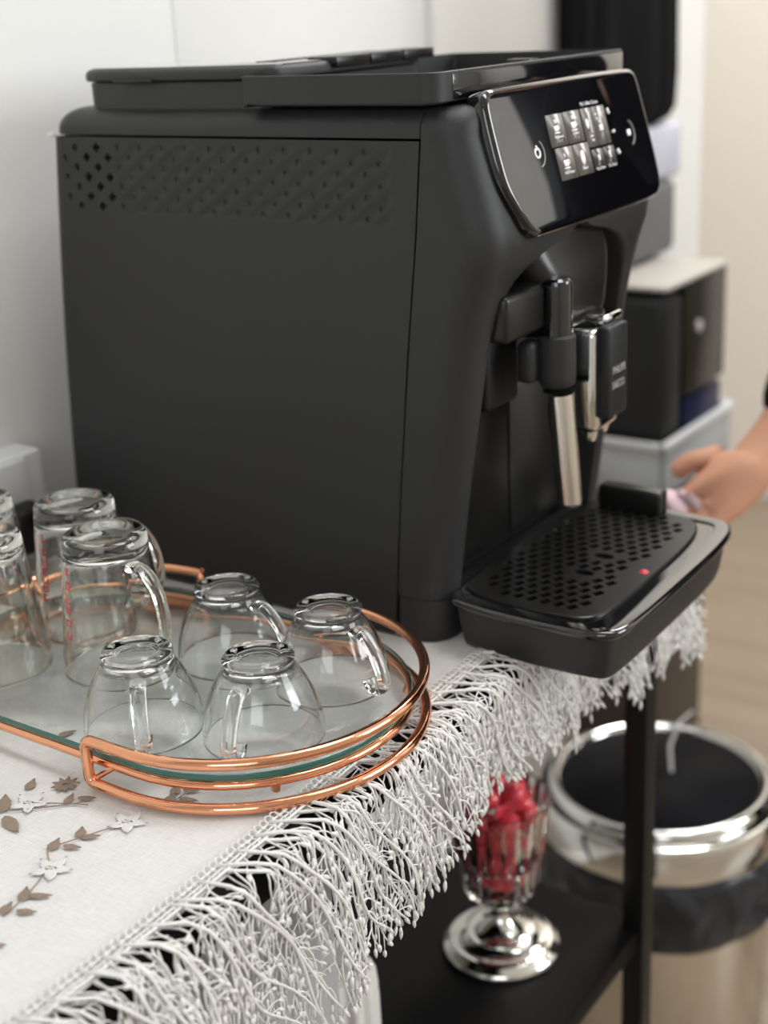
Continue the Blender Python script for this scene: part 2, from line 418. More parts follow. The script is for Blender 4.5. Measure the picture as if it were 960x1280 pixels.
def lace_border(mapf, u0, u1, seed, vmax, off=0.0, pitch=0.0145, mb=None):
    rnd = random.Random(seed)
    mb = mb or MB()
    def strand(pts, r0, r1, n=5, lift=0.0):
        P = []
        for (u, v) in pts:
            if v < 0.0005: v = 0.0005
            q = mapf(u, v); q2 = mapf(u, v + 0.001)
            t = (q2 - q); nrm = Vector((-t.z, 0, t.x)) if abs(t.x) + abs(t.z) > 1e-6 else Vector((0, 0, 1))
            nrm = mapn(q, t)
            P.append(q + nrm * (off + lift) + OFF)
        m = len(P); mb.tube(P, [r0 + (r1 - r0) * k / (m - 1) for k in range(m)], n)
    def mapn(q, t):
        n = Vector((1, 0, 0)) * 1.0 if t.z < -0.0007 else Vector((0, 0, 1))
        if -0.0007 <= t.z < -0.0002: n = Vector((0.7, 0, 0.7))
        return n
    def pod(p, a, L, wdt, lift=0.0):
        k = 5; pts = [(p[0] + sin(a) * L * t / k, p[1] + cos(a) * L * t / k) for t in range(k + 1)]
        rr = [wdt * .45, wdt * .9, wdt, wdt * .92, wdt * .6, wdt * .15]
        P = []
        for (u, v) in pts:
            q = mapf(u, max(v, .0005)); q2 = mapf(u, max(v, .0005) + .001); P.append(q + mapn(q, q2 - q) * (off + lift) + OFF)
        mb.tube(P, rr, 5)
    u = u0
    while u < u1:
        vm = vmax(u) * rnd.uniform(0.93, 1.04)
        lean = rnd.uniform(0.36, 0.58) * max(0, min(1, (u1 - .012 - u) / .05)) ** .5
        ph = rnd.uniform(0, 6)
        stem = lambda t: (u + lean * vm * t + 0.0045 * sin(t * 7 + ph), vm * t * 0.93)
        N = 16
        strand([stem(k / N) for k in range(N + 1)], 0.00120, 0.00070, 6, 0.0012)
        pod(stem(1.0), lean, 0.008, 0.0013, .0006)
        nb = 11
        for k in range(nb):
            t = 0.03 + 0.90 * k / nb + rnd.uniform(-.02, .02)
            p = stem(max(0, t))
            for sgn in ((1, -1) if rnd.random() < 0.55 else ((1,) if k % 2 else (-1,))):
                L = rnd.uniform(0.013, 0.027) * (1.1 - 0.25 * t)
                a = sgn * rnd.uniform(0.55, 1.15) + lean * .5
                a2 = -sgn * rnd.uniform(-0.10, 0.45) + lean * .3
                p2 = (p[0] + sin(a) * L * .62, p[1] + cos(a) * L * .62)
                p3 = (p2[0] + sin(a2) * L * 1.15, p2[1] + cos(a2) * L * 1.15)
                if p3[1] > vm: p3 = (p3[0], vm * rnd.uniform(.94, 1.0))
                B = bez(p, p2, p3, 7)
                lf = rnd.uniform(-.0010, .0010)
                strand(B, 0.00068, 0.00048, 5, lf)
                pod(B[-1], a2 + rnd.uniform(-.3, .3), rnd.uniform(.005, .008), rnd.uniform(.0010, .0016), lf)
                for q in (2, 4, 5):
                    if rnd.random() < 0.5:
                        b = B[q]; aa = a + rnd.choice((-1, 1)) * rnd.uniform(.4, .9)
                        L2 = rnd.uniform(.006, .013)
                        e = (b[0] + sin(aa) * L2, b[1] + abs(cos(aa)) * L2 + .002)
                        if e[1] < vm:
                            strand(bez(b, ((b[0] + e[0]) / 2 + .001, b[1] + .001), e, 4), .0005, .0004, 4, lf + .0003)
                            if rnd.random() < .7: pod(e, aa * .5, rnd.uniform(.004, .007), rnd.uniform(.0009, .0014), lf + .0003)
        u += pitch * rnd.uniform(0.85, 1.15)
    return mb
def vmaxf(u):
    base = lerp([(-.95, .160), (-.40, .152), (-.25, .136), (-.19, .122), (-.12, .106), (-.02, .098), (.04, .112), (.13, .124), (.2, .134), (.27, .140)], u)
    return base + 0.005 * sin(u * 60)
mbl = lace_border(drape, -0.62, 0.262, 11, vmaxf, 0.0)
lace_border(drape, -0.615, 0.262, 29, vmaxf, -0.0022, 0.030, mbl)
mbl.build('lace_border', 'lace', tc_, kind='stuff', angle=0, fix=False)
# end border hanging at the far end of the table, fanned out at the corner
def drape_end(u, v):
    """u: world x; v outward past the far end"""
    if v < 0.006: return Vector((u, TY - 0.004 + v, 0.003))
    s = v - 0.006; k = max(0.0, (u - 0.30) / 0.07)
    return Vector((u + 0.004 + 0.06 * s * k, TY + 0.006 + 0.10 * s * min(1, k + .25) + .002 * sin(u * 60), 0.001 - s * 0.98))
def mpn(q): return q
mbe = lace_border(drape_end, 0.16, 0.362, 41, lambda u: 0.112 + .005 * sin(u * 70), 0.0, 0.013)
mbe.build('end_lace_border', 'lace', tc_, kind='stuff', angle=0, fix=False)
# hem: two cords and a row of small loops
hb = MB()
for dv, r in ((-0.0005, .0008), (0.0030, .0007), (0.0058, .0009)):
    hb.tube([drape(u, 0.0) + Vector((dv, 0, .0004)) + OFF for u in [-.62 + .004 * k for k in range(222)]], r, 5)
hb.build('hem_cord', 'lace', tc_, kind='stuff', angle=0, fix=False)
hl = MB(); u = -.62
while u < TY:
    c = drape(u, 0.0)
    hl.tube([c + Vector((-0.0005 - 0.0052 * sin(a), -0.0024 * cos(a) * 1.15 + .0012 * sin(a), .0006)) + OFF for a in [pi * k / 8 for k in range(9)]], .00055, 4)
    hl.tube([c + Vector((-0.0005 + .0062 * t, .002 * sin(pi * t), .0007)) + OFF for t in (0, .33, .66, 1)], .0005, 4)
    u += 0.0047
hl.build('hem_loops', 'lace', tc_, kind='stuff', angle=0, fix=False)

# embroidered leaves, stems and flowers
def leaf(cx, cy, L, W, ang, m='embroid', name='embroidered_leaf'):
    mb = MB(); n = 8; vs = []; fs = []
    ca, sa = cos(ang), sin(ang)
    for k in range(n + 1):
        t = k / n; wv = W * sin(pi * t ** .8) ** .8 if 0 < t < 1 else 0.0001
        ser = 1 + .10 * (k % 2)
        for q, hz in ((-1, 0.0003), (-.5, .0010), (0, .0004), (.5, .0010), (1, .0003)):
            a = (t - .5) * L - abs(q) * W * .25; b = q * wv * .5 * ser
            vs.append(Vector((cx + a * ca - b * sa, cy + a * sa + b * ca, .0024 + hz)) + OFF)
    for k in range(n):
        for q in range(4):
            a = k * 5 + q; fs.append((a, a + 1, a + 6, a + 5))
    return mb.add(vs, fs).build(name, m, tc_, angle=0)
def estem(pts):
    return MB().tube([Vector((x, y, .0028)) + OFF for x, y in pts], .00035, 5).build('embroidered_stem', 'embroid', tc_, angle=0)
LEAVES = []
for (cx, cy, L, W, ang) in (
    (0.2065, -0.2835, .017, .0085, 2.3), (0.2290, -0.2975, .020, .0075, -0.35), (0.2624, -0.2973, .0095, .0065, 1.9), (0.2659, -0.2823, .0085, .006, 2.2),
    (0.2747, -0.2832, .010, .0045, .6), (0.2733, -0.2951, .010, .0045, .3), (0.282, -0.3358, .010, .0065, 2.2), (0.2835, -0.3484, .009, .006, 1.8),
    (0.291, -0.3335, .012, .0045, .5), (0.2951, -0.346, .010, .0045, .4), (0.281, -0.2249, .0095, .006, 2.2), (0.2908, -0.2212, .010, .0045, .5),
    (0.2853, -0.2329, .0095, .006, 1.7), (0.2956, -0.2298, .011, .0045, .25), (0.236, -0.262, .009, .005, 1.9), (0.245, -0.257, .010, .0045, .5),
    (0.205, -0.262, .010, .006, 2.0), (0.17, -0.272, .011, .006, 1.6), (0.302, -0.372, .011, .006, .6), (0.18, -0.21, .010, .006, 1.0), (0.15, -0.30, .012, .007, .2)):
    leaf(cx, cy, L, W, ang)
for (cx, cy) in ((0.2199, -0.2772), (0.2816, -0.2634), (0.278, -0.3146)):
    for k in range(5):
        a = k * 2 * pi / 5 + .4
        leaf(cx + .0065 * cos(a), cy + .0065 * sin(a), .011, .006, a, 'whiteemb', 'embroidered_petal')
    leaf(cx, cy, .006, .0045, .5, 'embroid', 'flower_centre')
for k in range(9):   # round fringed flower beside the rail corner
    a = k * 2 * pi / 9; leaf(0.223 + .0055 * cos(a), -0.2533 + .0055 * sin(a), .006, .0035, a, 'embroid', 'embroidered_petal')
estem(bez((0.196, -0.30), (0.225, -0.285), (0.245, -0.262), 10)); estem(bez((0.2199, -.2772), (0.236, -.268), (0.25, -.262), 8))
estem(bez((0.2624, -0.303), (0.268, -0.292), (0.2816, -0.2634), 10)); estem(bez((0.2624, -.303), (0.270, -.31), (0.278, -0.3146), 8))
estem(bez((0.278, -.320), (0.285, -.335), (0.2875, -0.355), 10)); estem(bez((0.2885, -.236), (0.289, -.229), (0.290, -0.218), 8))

# ------------------------------------------------------------------ coffee machine
cm = thing('coffee_machine', 'black automatic espresso machine with a glossy touch display, standing on the lace tablecloth', 'coffee machine', (0, 0, 0.0022))
W = 0.240
xb = lambda z: -0.030 + 0.030 * min(1, z / 0.3288) - .004 * sin(pi * min(1, z / .33))
xs = lambda z: lerp([(.0, .2775), (.030, .2803), (.088, .2853), (.197, .2973), (.272, .307), (.3285, .3126)], z)
XF = [(.0, .314), (.03, .3165), (.06, .3205), (.12, .3290), (.17, .3375), (.200, .3425), (.222, .3470), (.240, .3520), (.255, .3570), (.268, .3585), (.280, .3565), (.300, .3510), (.3285, .3425), (.345, .3370)]
xf = lambda z: lerp(XF, z)

# inner core (seen in the seams and the recess)
mb = MB(); rings = []
for k in range(12):
    z = .004 + .322 * k / 11
    rings.append([Vector((x, y, z)) for x, y in rrect(xb(z) + .002, 0.285 + .03 * max(0, (z - .25) / .08), .0035, W - .0035, .012, 4)])
mb.loft(rings).build('inner_core', 'gap', cm)
# skirt along the bottom
mb = MB()
fr = [[Vector((x, y, z)) for x, y in rrect(xs(z) + .0010, xf(z) + .0, .0005, W - .0005, [.020, .002, .002, .020], 5)] for z in (0.0, .001, .015, .0295, .030)]
mb.loft(fr).build('base_skirt', 'matte', cm)

# side panels; the near one carries the vent field as real relief
def side_panel(y0, sgn, vents):
    mb = MB()
    # vent cells in (x,z)
    def P(x, z, d): return Vector((x, y0 - sgn * d, z))
    zs = sorted(set([.0012 + .3265 * k / 30 for k in range(31)]))
    if not vents:
        vs = []; fs = []; nxx = 30
        for z in zs:
            for i in range(nxx + 1):
                x = xb(z) + (xs(z) - .0006 - xb(z)) * i / nxx
                e = min(x - xb(z), .012); vs.append(P(x, z, -(.012 - sqrt(max(0, .012 ** 2 - (.012 - e) ** 2)))))
        for j in range(30):
            for i in range(nxx): a = j * (nxx + 1) + i; fs.append((a, a + 1, a + nxx + 2, a + nxx + 1))
        mb.add(vs, fs); return mb.build('side_panel', 'matte', cm, angle=50)
    RW = 0.0067; PX = 0.0208; X0 = .0125; ZT = .3205
    cent = []
    for r in range(7):
        for c in range(14):
            x = X0 + PX * c + (PX / 2 if r % 2 == 0 else 0)
            if r % 2 == 0 and c > 12: continue
            cent.append((x, ZT - RW * r, c, r))
    xsl = []
    # fine grid over the vent field, coarse elsewhere
    Xg = [0, .002, .0045, .0075] + [X0 - .0026 + PX / 24 * k for k in range(325)] + [.2950, .299]
    Zg = [.0012 + .0245 * k for k in range(11)] + [.2590, .266, .2705] + [ZT + RW / 8 * (k - 54) for k in range(59)] + [.3262, .3277]
    Zg = sorted(Zg)
    grid = {}
    for (x, z, c, r) in cent: grid.setdefault((round(x / .02), round(z / .02)), []).append((x, z, c, r))
    def depth(x, z):
        kx, kz = round(x / .02), round(z / .02); d = 0.0
        infield = (.008 < x < .292) and (.2755 < z < .3245)
        for a in (-1, 0, 1):
            for b in (-1, 0, 1):
                for (cx, cz, c, r) in grid.get((kx + a, kz + b), ()):
                    q = abs(x - cx) / (.0027) + abs(z - cz) / (.0029)
                    hole = cx < .058
                    sc_ = .66 if cx < .027 else 1.0
                    if hole:
                        if q < sc_: return .0042
                    else:
                        rr = sqrt((x - cx) ** 2 + (z - cz) ** 2)
                        if rr < .0029: d = max(d, .0019 * (1 - (rr / .0029) ** 4) * min(1.0, max(0.12, (cx + .0012 - x) / .0028)))
        if d == 0 and infield and x > .062:
            # fine diagonal flutes between the dimples
            t = ((x / PX - z / (2 * RW)) * 1.0) % 1.0
            d = .00075 * (0.5 + 0.5 * cos(2 * pi * t))
            ed = min(x - .062, .292 - x, z - .2755, .3245 - z); d *= min(1, ed / .003)
        return d
    vs = []; fs = []; mi = []; D = []
    for z in Zg:
        k0 = xb(z); k1 = xs(z) - .0006
        row = []
        for X in Xg:
            x = k0 + (k1 - k0) * X / .299 if z < .262 else X + (k0 * (1 - min(1, X / .02))) + (k1 - .299) * max(0, (X - .285) / .014)
            e = min(x - k0, .008); rd = .008 - sqrt(max(0, .008 ** 2 - (.008 - e) ** 2))
            d = depth(x, z) if z > .27 else 0
            vs.append(P(x, z, -(rd + d))); row.append(d)
        D.append(row)
    n = len(Xg)
    for j in range(len(Zg) - 1):
        for i in range(n - 1):
            a = j * n + i
            dd = (D[j][i], D[j][i + 1], D[j + 1][i], D[j + 1][i + 1])
            fs.append((a, a + 1, a + n + 1, a + n)); mi.append(1 if min(dd) > .003 else 0)
    mb.v = [tuple(v) for v in vs]; mb.f = fs; mb.mi = mi
    o = mb.build('side_panel', ['matte', 'gap'], cm, angle=40, fix=False)
    rim = MB()
    for a, b in (((xb(.3277), .3277), (xs(.3277) - .0006, .3277)),):
        rim.add([P(a[0], a[1], 0), P(b[0], b[1], 0), P(b[0], b[1], -.003), P(a[0], a[1], -.003)], [(0, 1, 2, 3)])
    rim.add([P(xs(z) - .0006, z, d) for z in zs for d in (0, -.003)], [(2 * k, 2 * k + 2, 2 * k + 3, 2 * k + 1) for k in range(len(zs) - 1)])
    rim.build('panel_edge', 'matte', o)
    return o
side_panel(0.0, 1, True)
side_panel(W, -1, False)
# back shell
mb = MB(); rings = []
for k in range(13):
    z = .0012 + .3265 * k / 12; rings.append([Vector((x, y, z)) for x, y in rrect(xb(z) + .0002, xb(z) + .03, .0012, W - .0012, .010, 5)])
mb.loft(rings).build('back_shell', 'matte', cm)

# front columns with the arch they form under the console
def column(near):
    mb = MB(); rings = []; zs = [.0308 + (.3285 - .0308) * k / 44 for k in range(45)]
    for z in zs:
        x0 = xs(z) + .0007; x1 = xf(z); r = lerp([(.03, .021), (.20, .023), (.26, .023), (.33, .021)], z)
        yi = lerp([(.03, .026), (.19, .027), (.215, .030), (.232, .036), (.244, .048), (.252, .068), (.258, .095), (.263, .121)], z)
        ri = .007
        pts = [(x0, 0.0)]
        for k in range(11): a = radians(-90 + 90 * k / 10); pts.append((x1 - r + r * cos(a), r + r * sin(a)))
        xi = x1 - (.002 if z > .25 else .004)
        pts += [(x1 - .0004, yi - .004) if yi - .004 > r else (x1 - .0002, r + .0005), (x1 - .0022, yi - .001), (x1 - .006, yi)]
        pts += [(.302 if z < .26 else .306, yi), (x0, yi)]
        rings.append([Vector((x, y if near else W - y, z)) for x, y in pts])
    x0 = .3132; x1 = .3420
    for k in range(0, 9):
        a = k / 8 * pi / 2; ins = .0155 * (1 - cos(a)); z = .3310 + .0155 * sin(a); r = .021
        pts = [(x0, ins)]
        for j in range(11): t = radians(-90 + 90 * j / 10); pts.append((x1 - r + r * cos(t) - ins * .3, max(r + r * sin(t), 0) + ins))
        xi = x1 - ins * .3
        pts += [(xi - .0004, .117), (xi - .0022, .120), (xi - .006, .121), (.313, .121), (x0, .121)]
        rings.append([Vector((x, y if near else W - y, z)) for x, y in pts])
    mb.loft(rings)
    return mb.build('front_column', 'matte', cm, angle=40)
column(True); column(False)
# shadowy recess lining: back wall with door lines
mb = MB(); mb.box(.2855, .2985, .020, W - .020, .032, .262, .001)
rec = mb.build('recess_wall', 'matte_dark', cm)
MB().box(.2980, .3040, .030, .112, .040, .172, .0016).build('water_tank_door', 'semi', cm)
MB().box(.2980, .3045, .1135, .212, .040, .150, .0016).build('grounds_drawer', 'semi', cm)
# console underside and brew housing (a shell that narrows down to the spout)
mb = MB(); rings = []
for z, x1, hw in ((.275, .345, .060), (.262, .348, .059), (.250, .352, .057), (.243, .355, .055), (.235, .3575, .051), (.222, .3590, .047), (.208, .3590, .044), (.200, .358, .042), (.194, .354, .038)):
    cy = .122; rings.append([Vector((x, y, z)) for x, y in rrect(.296, x1, cy - hw, cy + hw, [.020, .004, .004, .020], 6)])
mb.loft(rings).build('brew_housing', 'semi', cm)

# upper cap with rounded shoulders
mb = MB(); rings = []
def capring(z, ins):
    return [Vector((x, y, z)) for x, y in rrect(-.001 + ins, .3125, ins, W - ins, [.001, .016, .016, .001], 6)]
rings.append(capring(.3293, 0)); rings.append(capring(.3310, 0))
for k in range(1, 9):
    a = k / 8 * pi / 2; rings.append(capring(.3310 + .0155 * sin(a), .0155 * (1 - cos(a))))
mb.loft(rings).build('upper_cap', 'matte', cm, angle=60)
MB().box(-.0035, .003, -.0006, .002, .3272, .3300, .0005).build('seam_notch', 'whiteplastic', cm)

# water tank / bean lid block at the back
lid = MB(); poly = rrect(.029, .198, .010, .1820, .012, 6)
lid.prism(poly, XY, .344, .3630, .001)
lb = lid.build('lid_riser', 'matte', cm)
lid = MB(); poly = smooth_poly([(.0265, .020), (.030, .008), (.10, .0065), (.175, .0065), (.197, .009), (.202, .020), (.203, .10), (.201, .172), (.193, .1845), (.12, .186), (.04, .185), (.0275, .172)], 2)
lid.prism(poly, XY, .3636, .3716, .0045, 4, rback=.0015)
ld = lid.build('lid', 'matte', cm, angle=50)
MB().prism(offset(poly, -.0052), XY, .3717, .3722, .0002).build('top_plate', 'semigloss', ld)
MB().box(.062, .098, .0045, .0068, .3632, .3650, .0004).build('lid_grip', 'matte', cm)
for i in range(3):
    y0 = .066 + .040 * i
    MB().box(.182, .207, y0, y0 + .0385, .3670, .3738, .0012).build('front_flap', 'semi', ld)
rb = MB()
for i in range(16): rb.box(.155, .172, .045 + i * .0085, .049 + i * .0085, .3714, .3728, .0005)
rb.build('ribs', 'matte', ld, kind='stuff')

# cup warming tray
CX0, CX1, CY0, CY1 = .183, .3262, -.004, .2475
mb = MB(); poly = rrect(CX0, CX1, CY0, CY1, [.006, .006, .002, .014], 8)
mb.prism(offset(poly, -.0020), XY, .3476, .3530, .0005, rback=.003)
ct = mb.build('cup_tray', 'matte', cm)
# raised rim
def rimwall(poly, z0, z1, t):
    inner = offset(poly, -t); n = len(poly); vs = [Vector((a, b, z0)) for a, b in poly] + [Vector((a, b, z1 - .0006)) for a, b in poly] + [Vector((a, b, z1)) for a, b in offset(poly, -.0006)] + [Vector((a, b, z1)) for a, b in offset(poly, -t + .0004)] + [Vector((a, b, z0)) for a, b in inner]
    fs = []
    for k in range(4):
        for i in range(n): j = (i + 1) % n; fs.append((k * n + i, k * n + j, (k + 1) * n + j, (k + 1) * n + i))
    return vs, fs
v_, f_ = rimwall(poly, .3496, .3664, .0024)
MB().add(v_, f_).build('tray_rim', 'matte', cm)
MB().box(CX1 - .0015, CX1 + .0006, .016, CY1 - .0035, .3502, .3645, .0004).build('gloss_strip', 'gloss', cm, label='glossy black strip along the tray front')
MB().box(.30, .318, .125, .1365, .3531, .3668, .001).build('tray_latch', 'semi', cm)

# ---- display: a glossy slab on the slanted front
KX = .27; nn = Vector((1, 0, KX)).normalized(); dn = Vector((KX, 0, -1)).normalized(); P0 = Vector((.343, 0, .355))
PF = lambda y, s, d: P0 + Vector((0, y, 0)) + dn * s + nn * d
mb = MB(); poly = rrect(.0200, .2325, -.0005, .0900, [.016, .012, .012, .019], 8)
# poly is (y,s) with larger s lower on the front
poly = smooth_poly([(.0200, .010), (.0245, .0005), (.040, -.001), (.215, -.001), (.2275, .001), (.2310, .010), (.2340, .072), (.2300, .0865), (.2150, .0905), (.055, .0915), (.043, .0900), (.0345, .0820), (.0220, .060), (.0200, .045)], 2)
mb.prism(poly, PF, -.013, 0.0, .0045, 5)
dp = mb.build('display_panel', 'panel', cm, angle=45)
back = MB(); back.prism(offset(poly, -.004), PF, -.032, -.012); back.build('display_backing', 'matte_dark', cm)
def tile(y0, y1, s0, s1, m='tile', name='touch_tile'):
    return MB().prism(rrect(y0, y1, s0, s1, .0006, 2), PF, -.0002, .00012).build(name, m, dp, angle=0)
sh = lambda s: (s - .021) * .085   # tiles lean with the print
tiles = [(.0868, .1090, .0212, .0412), (.1099, .1322, .0212, .0412), (.1342, .1488, .0212, .0464), (.1497, .1680, .0212, .0464),
         (.0895, .1120, .0422, .0624), (.1130, .1345, .0422, .0622)]
for t_ in tiles: tile(*t_)
tile(.1366, .1528, .0480, .0614, 'tiledim'); tile(.1538, .1695, .0480, .0613, 'tiledim')
def icon(pts, r=.0005, closed=False, name='icon'):
    return MB().tube([PF(a, b, .0002) for a, b in pts], r, 4, closed=closed).build(name, 'icon', dp, angle=0)
def cupicon(y, s, k=1.0, big=False):
    mb = MB()
    mb.prism([(y - .0026 * k, s - .0015 * k), (y + .0026 * k, s - .0015 * k), (y + .0020 * k, s + .0018 * k), (y - .0020 * k, s + .0018 * k)], PF, 0, .0003)
    mb.tube([PF(y - .0032 * k, s + .0028 * k, .0002), PF(y + .0032 * k, s + .0028 * k, .0002)], .0004, 4)
    mb.tube([PF(y + .0024 * k + .0016 * k * sin(a), s - .0004 * k - .0012 * k * cos(a), .0002) for a in [pi * i / 6 for i in range(7)]], .00035, 4)
    mb.tube([PF(y - .0006 + .0006 * sin(i * 1.6), s - .0032 * k - .0007 * i, .0002) for i in range(4)], .0004, 4)
    if big: mb.tube([PF(y + .0012 + .0006 * sin(i * 1.6), s - .0032 * k - .0007 * i, .0002) for i in range(4)], .0004, 4)
    return mb.build('icon', 'icon', dp, angle=0)
cupicon(.0975, .0300, 1.0, True); cupicon(.1210, .0300, 1.15, True); cupicon(.1000, .0520, 1.15); 
MB().prism([(.1235 + .0026 * cos(a) , .0515 + .0042 * sin(a) * (1 if sin(a) > 0 else 1.2)) for a in [2 * pi * i / 10 for i in range(10)]], PF, 0, .0003).build('icon', 'icon', dp, angle=0)
MB().prism([(.1400 + .0017 * cos(a), .0312 + .0032 * sin(a)) for a in [2 * pi * i / 12 for i in range(12)]], PF, 0, .0003).build('icon', 'icon', dp, angle=0)
icon([(.1435, .0235), (.1440, .0375)], .00045); icon([(.1582, .0230), (.1600, .0370)], .0005)
for a in ((.1535, .0258), (.1545, .0285)): icon([a, (a[0] + .0002, a[1] + .001)], .0007)
cupicon(.1575, .0345, .75)
icon([(.1415, .0395), (.1440, .0393)], .0005); icon([(.1425, .0425), (.1433, .0420)], .0008)
icon([(.1450, .0520), (.1455, .0555)], .0011); icon([(.1612, .0510), (.1618, .0555)], .0010, name='icon')
icon([(.1722, .0240), (.1737, .0275)], .0008); icon([(.1740, .0388), (.1745, .0400)], .0012); icon([(.1745, .0515), (.1760, .0545)], .0010)
# power and start buttons
def ring(y, s, r, a0=0, a1=2 * pi, w_=.00035, name='button_ring', ky=1.0):
    n = 28; return MB().tube([PF(y + r * cos(a0 + (a1 - a0) * k / n) * ky, s + r * sin(a0 + (a1 - a0) * k / n), .0002) for k in range(n + 1)], w_, 4).build(name, 'icon' if r < .006 else 'print', dp, angle=0)
ring(.0672, .0420, .0030, radians(-60), radians(240), .0006, 'power_symbol'); icon([(.0672, .0375), (.0672, .0405)], .0006)
ring(.0672, .0422, .0086, -.9, 1.4, .0003)
MB().prism(rrect(.1945, .1990, .0405, .0445, .0008, 2), PF, 0, .0003).build('start_symbol', 'icon', dp, angle=0)
ring(.1965, .0425, .0085, -1.2, 1.3, .0003)
TP = lambda a, b, d: PF(a, b, d)
def ptext(s, y, sv, size, name='lettering', m='icon', st=1.0):
    # text baseline runs along +y, letters stand up the panel
    return text_mesh(name, s, size, m, dp, lambda a, b, d: PF(a, 2 * sv - b, d), y, sv, st)
ptext('My Coffee Choice', .1484, .0183, .0034, st=1.0)
ptext('Espresso', .0992, .0352, .0028, st=1.15); ptext('Coffee', .1220, .0352, .0028, st=1.1)
ptext('1   2', .0998, .0382, .0024); ptext('1   2', .1225, .0382, .0024)
ptext('Hot Water', .1020, .0580, .0028, st=1.0); ptext('Steam', .1240, .0578, .0028, st=1.1)
ptext('AquaClean', .1450, .0605, .0026, st=1.1); ptext('Calc Clean', .1625, .0605, .0026, st=1.1)

# ---- spout
sp = MB(); sp.box(.350, .3745, .1055, .1420, .126, .197, .005, 4)
spo = sp.build('coffee_spout', 'chrome', cm, label='chrome coffee spout sleeve')
MB().box(.3520, .3585, .1035, .1056, .128, .194, .0008).build('sleeve_rib', 'chrome', spo)
pl = MB(); pl.box(.3735, .3835, .1075, .1365, .137, .199, .0022, 3)
plo = pl.build('spout_plate', 'matte_dark', cm)
MB().box(.3600, .3760, .1180, .1440, .1985, .2045, .0022, 3).build('spout_cap', 'chrome', cm, label='small chrome cap above the spout')
MB().lathe([(0, 0), (.004, 0), (.0052, .004), (.0052, .012), (0, .012)], 16, c=(.366, .133, .121)).build('nozzle', 'chrome', cm)
MB().lathe([(0, 0), (.004, 0), (.0052, .004), (.0052, .012), (0, .012)], 16, c=(.366, .115, .119)).build('nozzle', 'chrome', cm)
SPF = lambda a, b, d: Vector((.3835 + d, a, b))
text_mesh('lettering', 'PHILIPS', .0074, 'print', plo, SPF, .1225, .1690, .80)
text_mesh('lettering', 'SAECO', .0074, 'print', plo, SPF, .1215, .1590, .80)

# ---- milk frother
fy = .085
MB().box(.300, .354, .026, fy - .008, .2030, .2330, .004, 3).build('frother_arm', 'semi', cm)
MB().box(.300, .326, .048, .090, .150, .201, .004, 3).build('frother_mount', 'matte_dark', cm)
MB().lathe([(0, .2350), (.0080, .2350), (.0098, .2335), (.0105, .2300), (.0105, .1975), (0, .1975)], 32, c=(.357, fy, 0)).build('frother_handle', 'gloss', cm)
MB().lathe([(0, .1985), (.0112, .1985), (.0125, .1970), (.0125, .1700), (.0118, .1660), (.0098, .1630), (0, .1630)], 32, c=(.357, fy, 0)).build('frother_collar', 'matte', cm)
MB().box(.338, .350, .064, .080, .168, .196, .004, 3).build('finger_grip', 'matte', cm)
fw = MB(); prof = [(0, 0), (.0070, 0), (.0078, .0010), (.0079, .002), (.0087, .074), (.0087, .0765), (0, .0765)]
fw.lathe(prof, 32)
wd = fw.build('frother_wand', 'steel', cm)
top = Vector((.359, fy, .1640)); bot = Vector((.3668, fy, .0820))
dv = (top - bot).normalized(); wd.location = bot; wd.rotation_euler = dv.to_track_quat('Z', 'Y').to_euler()
MB().lathe([(.0068, -.0032), (.0105, -.0032), (.0105, 0.0), (.0068, 0.0)], 32, c=(.3585, fy, .1635)).build('rubber_ring', 'gap', cm)
hr = MB(); hr.tube([Vector((.0089 * cos(-1.05 + .22 * cos(a)), .0089 * sin(-1.05 + .22 * cos(a)), .069 + .0021 * sin(a))) for a in [2 * pi * k / 16 for k in range(16)]], .00025, 4, closed=True)
hr.build('air_hole', 'gap', wd)
sl = MB().tube([Vector((.0089 * cos(-1.05), .0089 * sin(-1.05), .067)), Vector((.0080 * cos(-1.05), .0080 * sin(-1.05), .002))], .0003, 4).build('seam_line', 'gap', wd)

# ---- drip tray
rim = [(.312, .0055), (.332, -.0005), (.360, -.0040), (.390, -.0042), (.4150, -.0035), (.4330, -.0005), (.4410, .0090), (.4425, .030), (.4425, .070), (.4420, .105), (.4415, .145), (.4400, .180), (.4360, .2060), (.4270, .2180), (.4080, .2220), (.370, .2220), (.312, .2200)]
rim = smooth_poly(rim, 2)
def shrink(poly, d): return offset(poly, -d)
mb = MB(); rings = []
for z, d in ((-.0010, .0120), (.0006, .0095), (.0050, .0080), (.0180, .0058), (.0285, .0048), (.0290, .0056)): rings.append([Vector((a, b, z)) for a, b in shrink(rim, d)])
dt = mb.loft(rings).build('drip_tray', 'matte', cm, angle=45)
mb = MB(); rings = []
for z, d in ((.0288, .0050), (.0300, .0016), (.0320, .0), (.0345, .0002), (.0358, .0014), (.0362, .0030), (.0362, .0120), (.0350, .0128)): rings.append([Vector((a, b, z)) for a, b in shrink(rim, d)])
mb.loft(rings).build('drip_tray_rim', 'gloss', cm, angle=50)
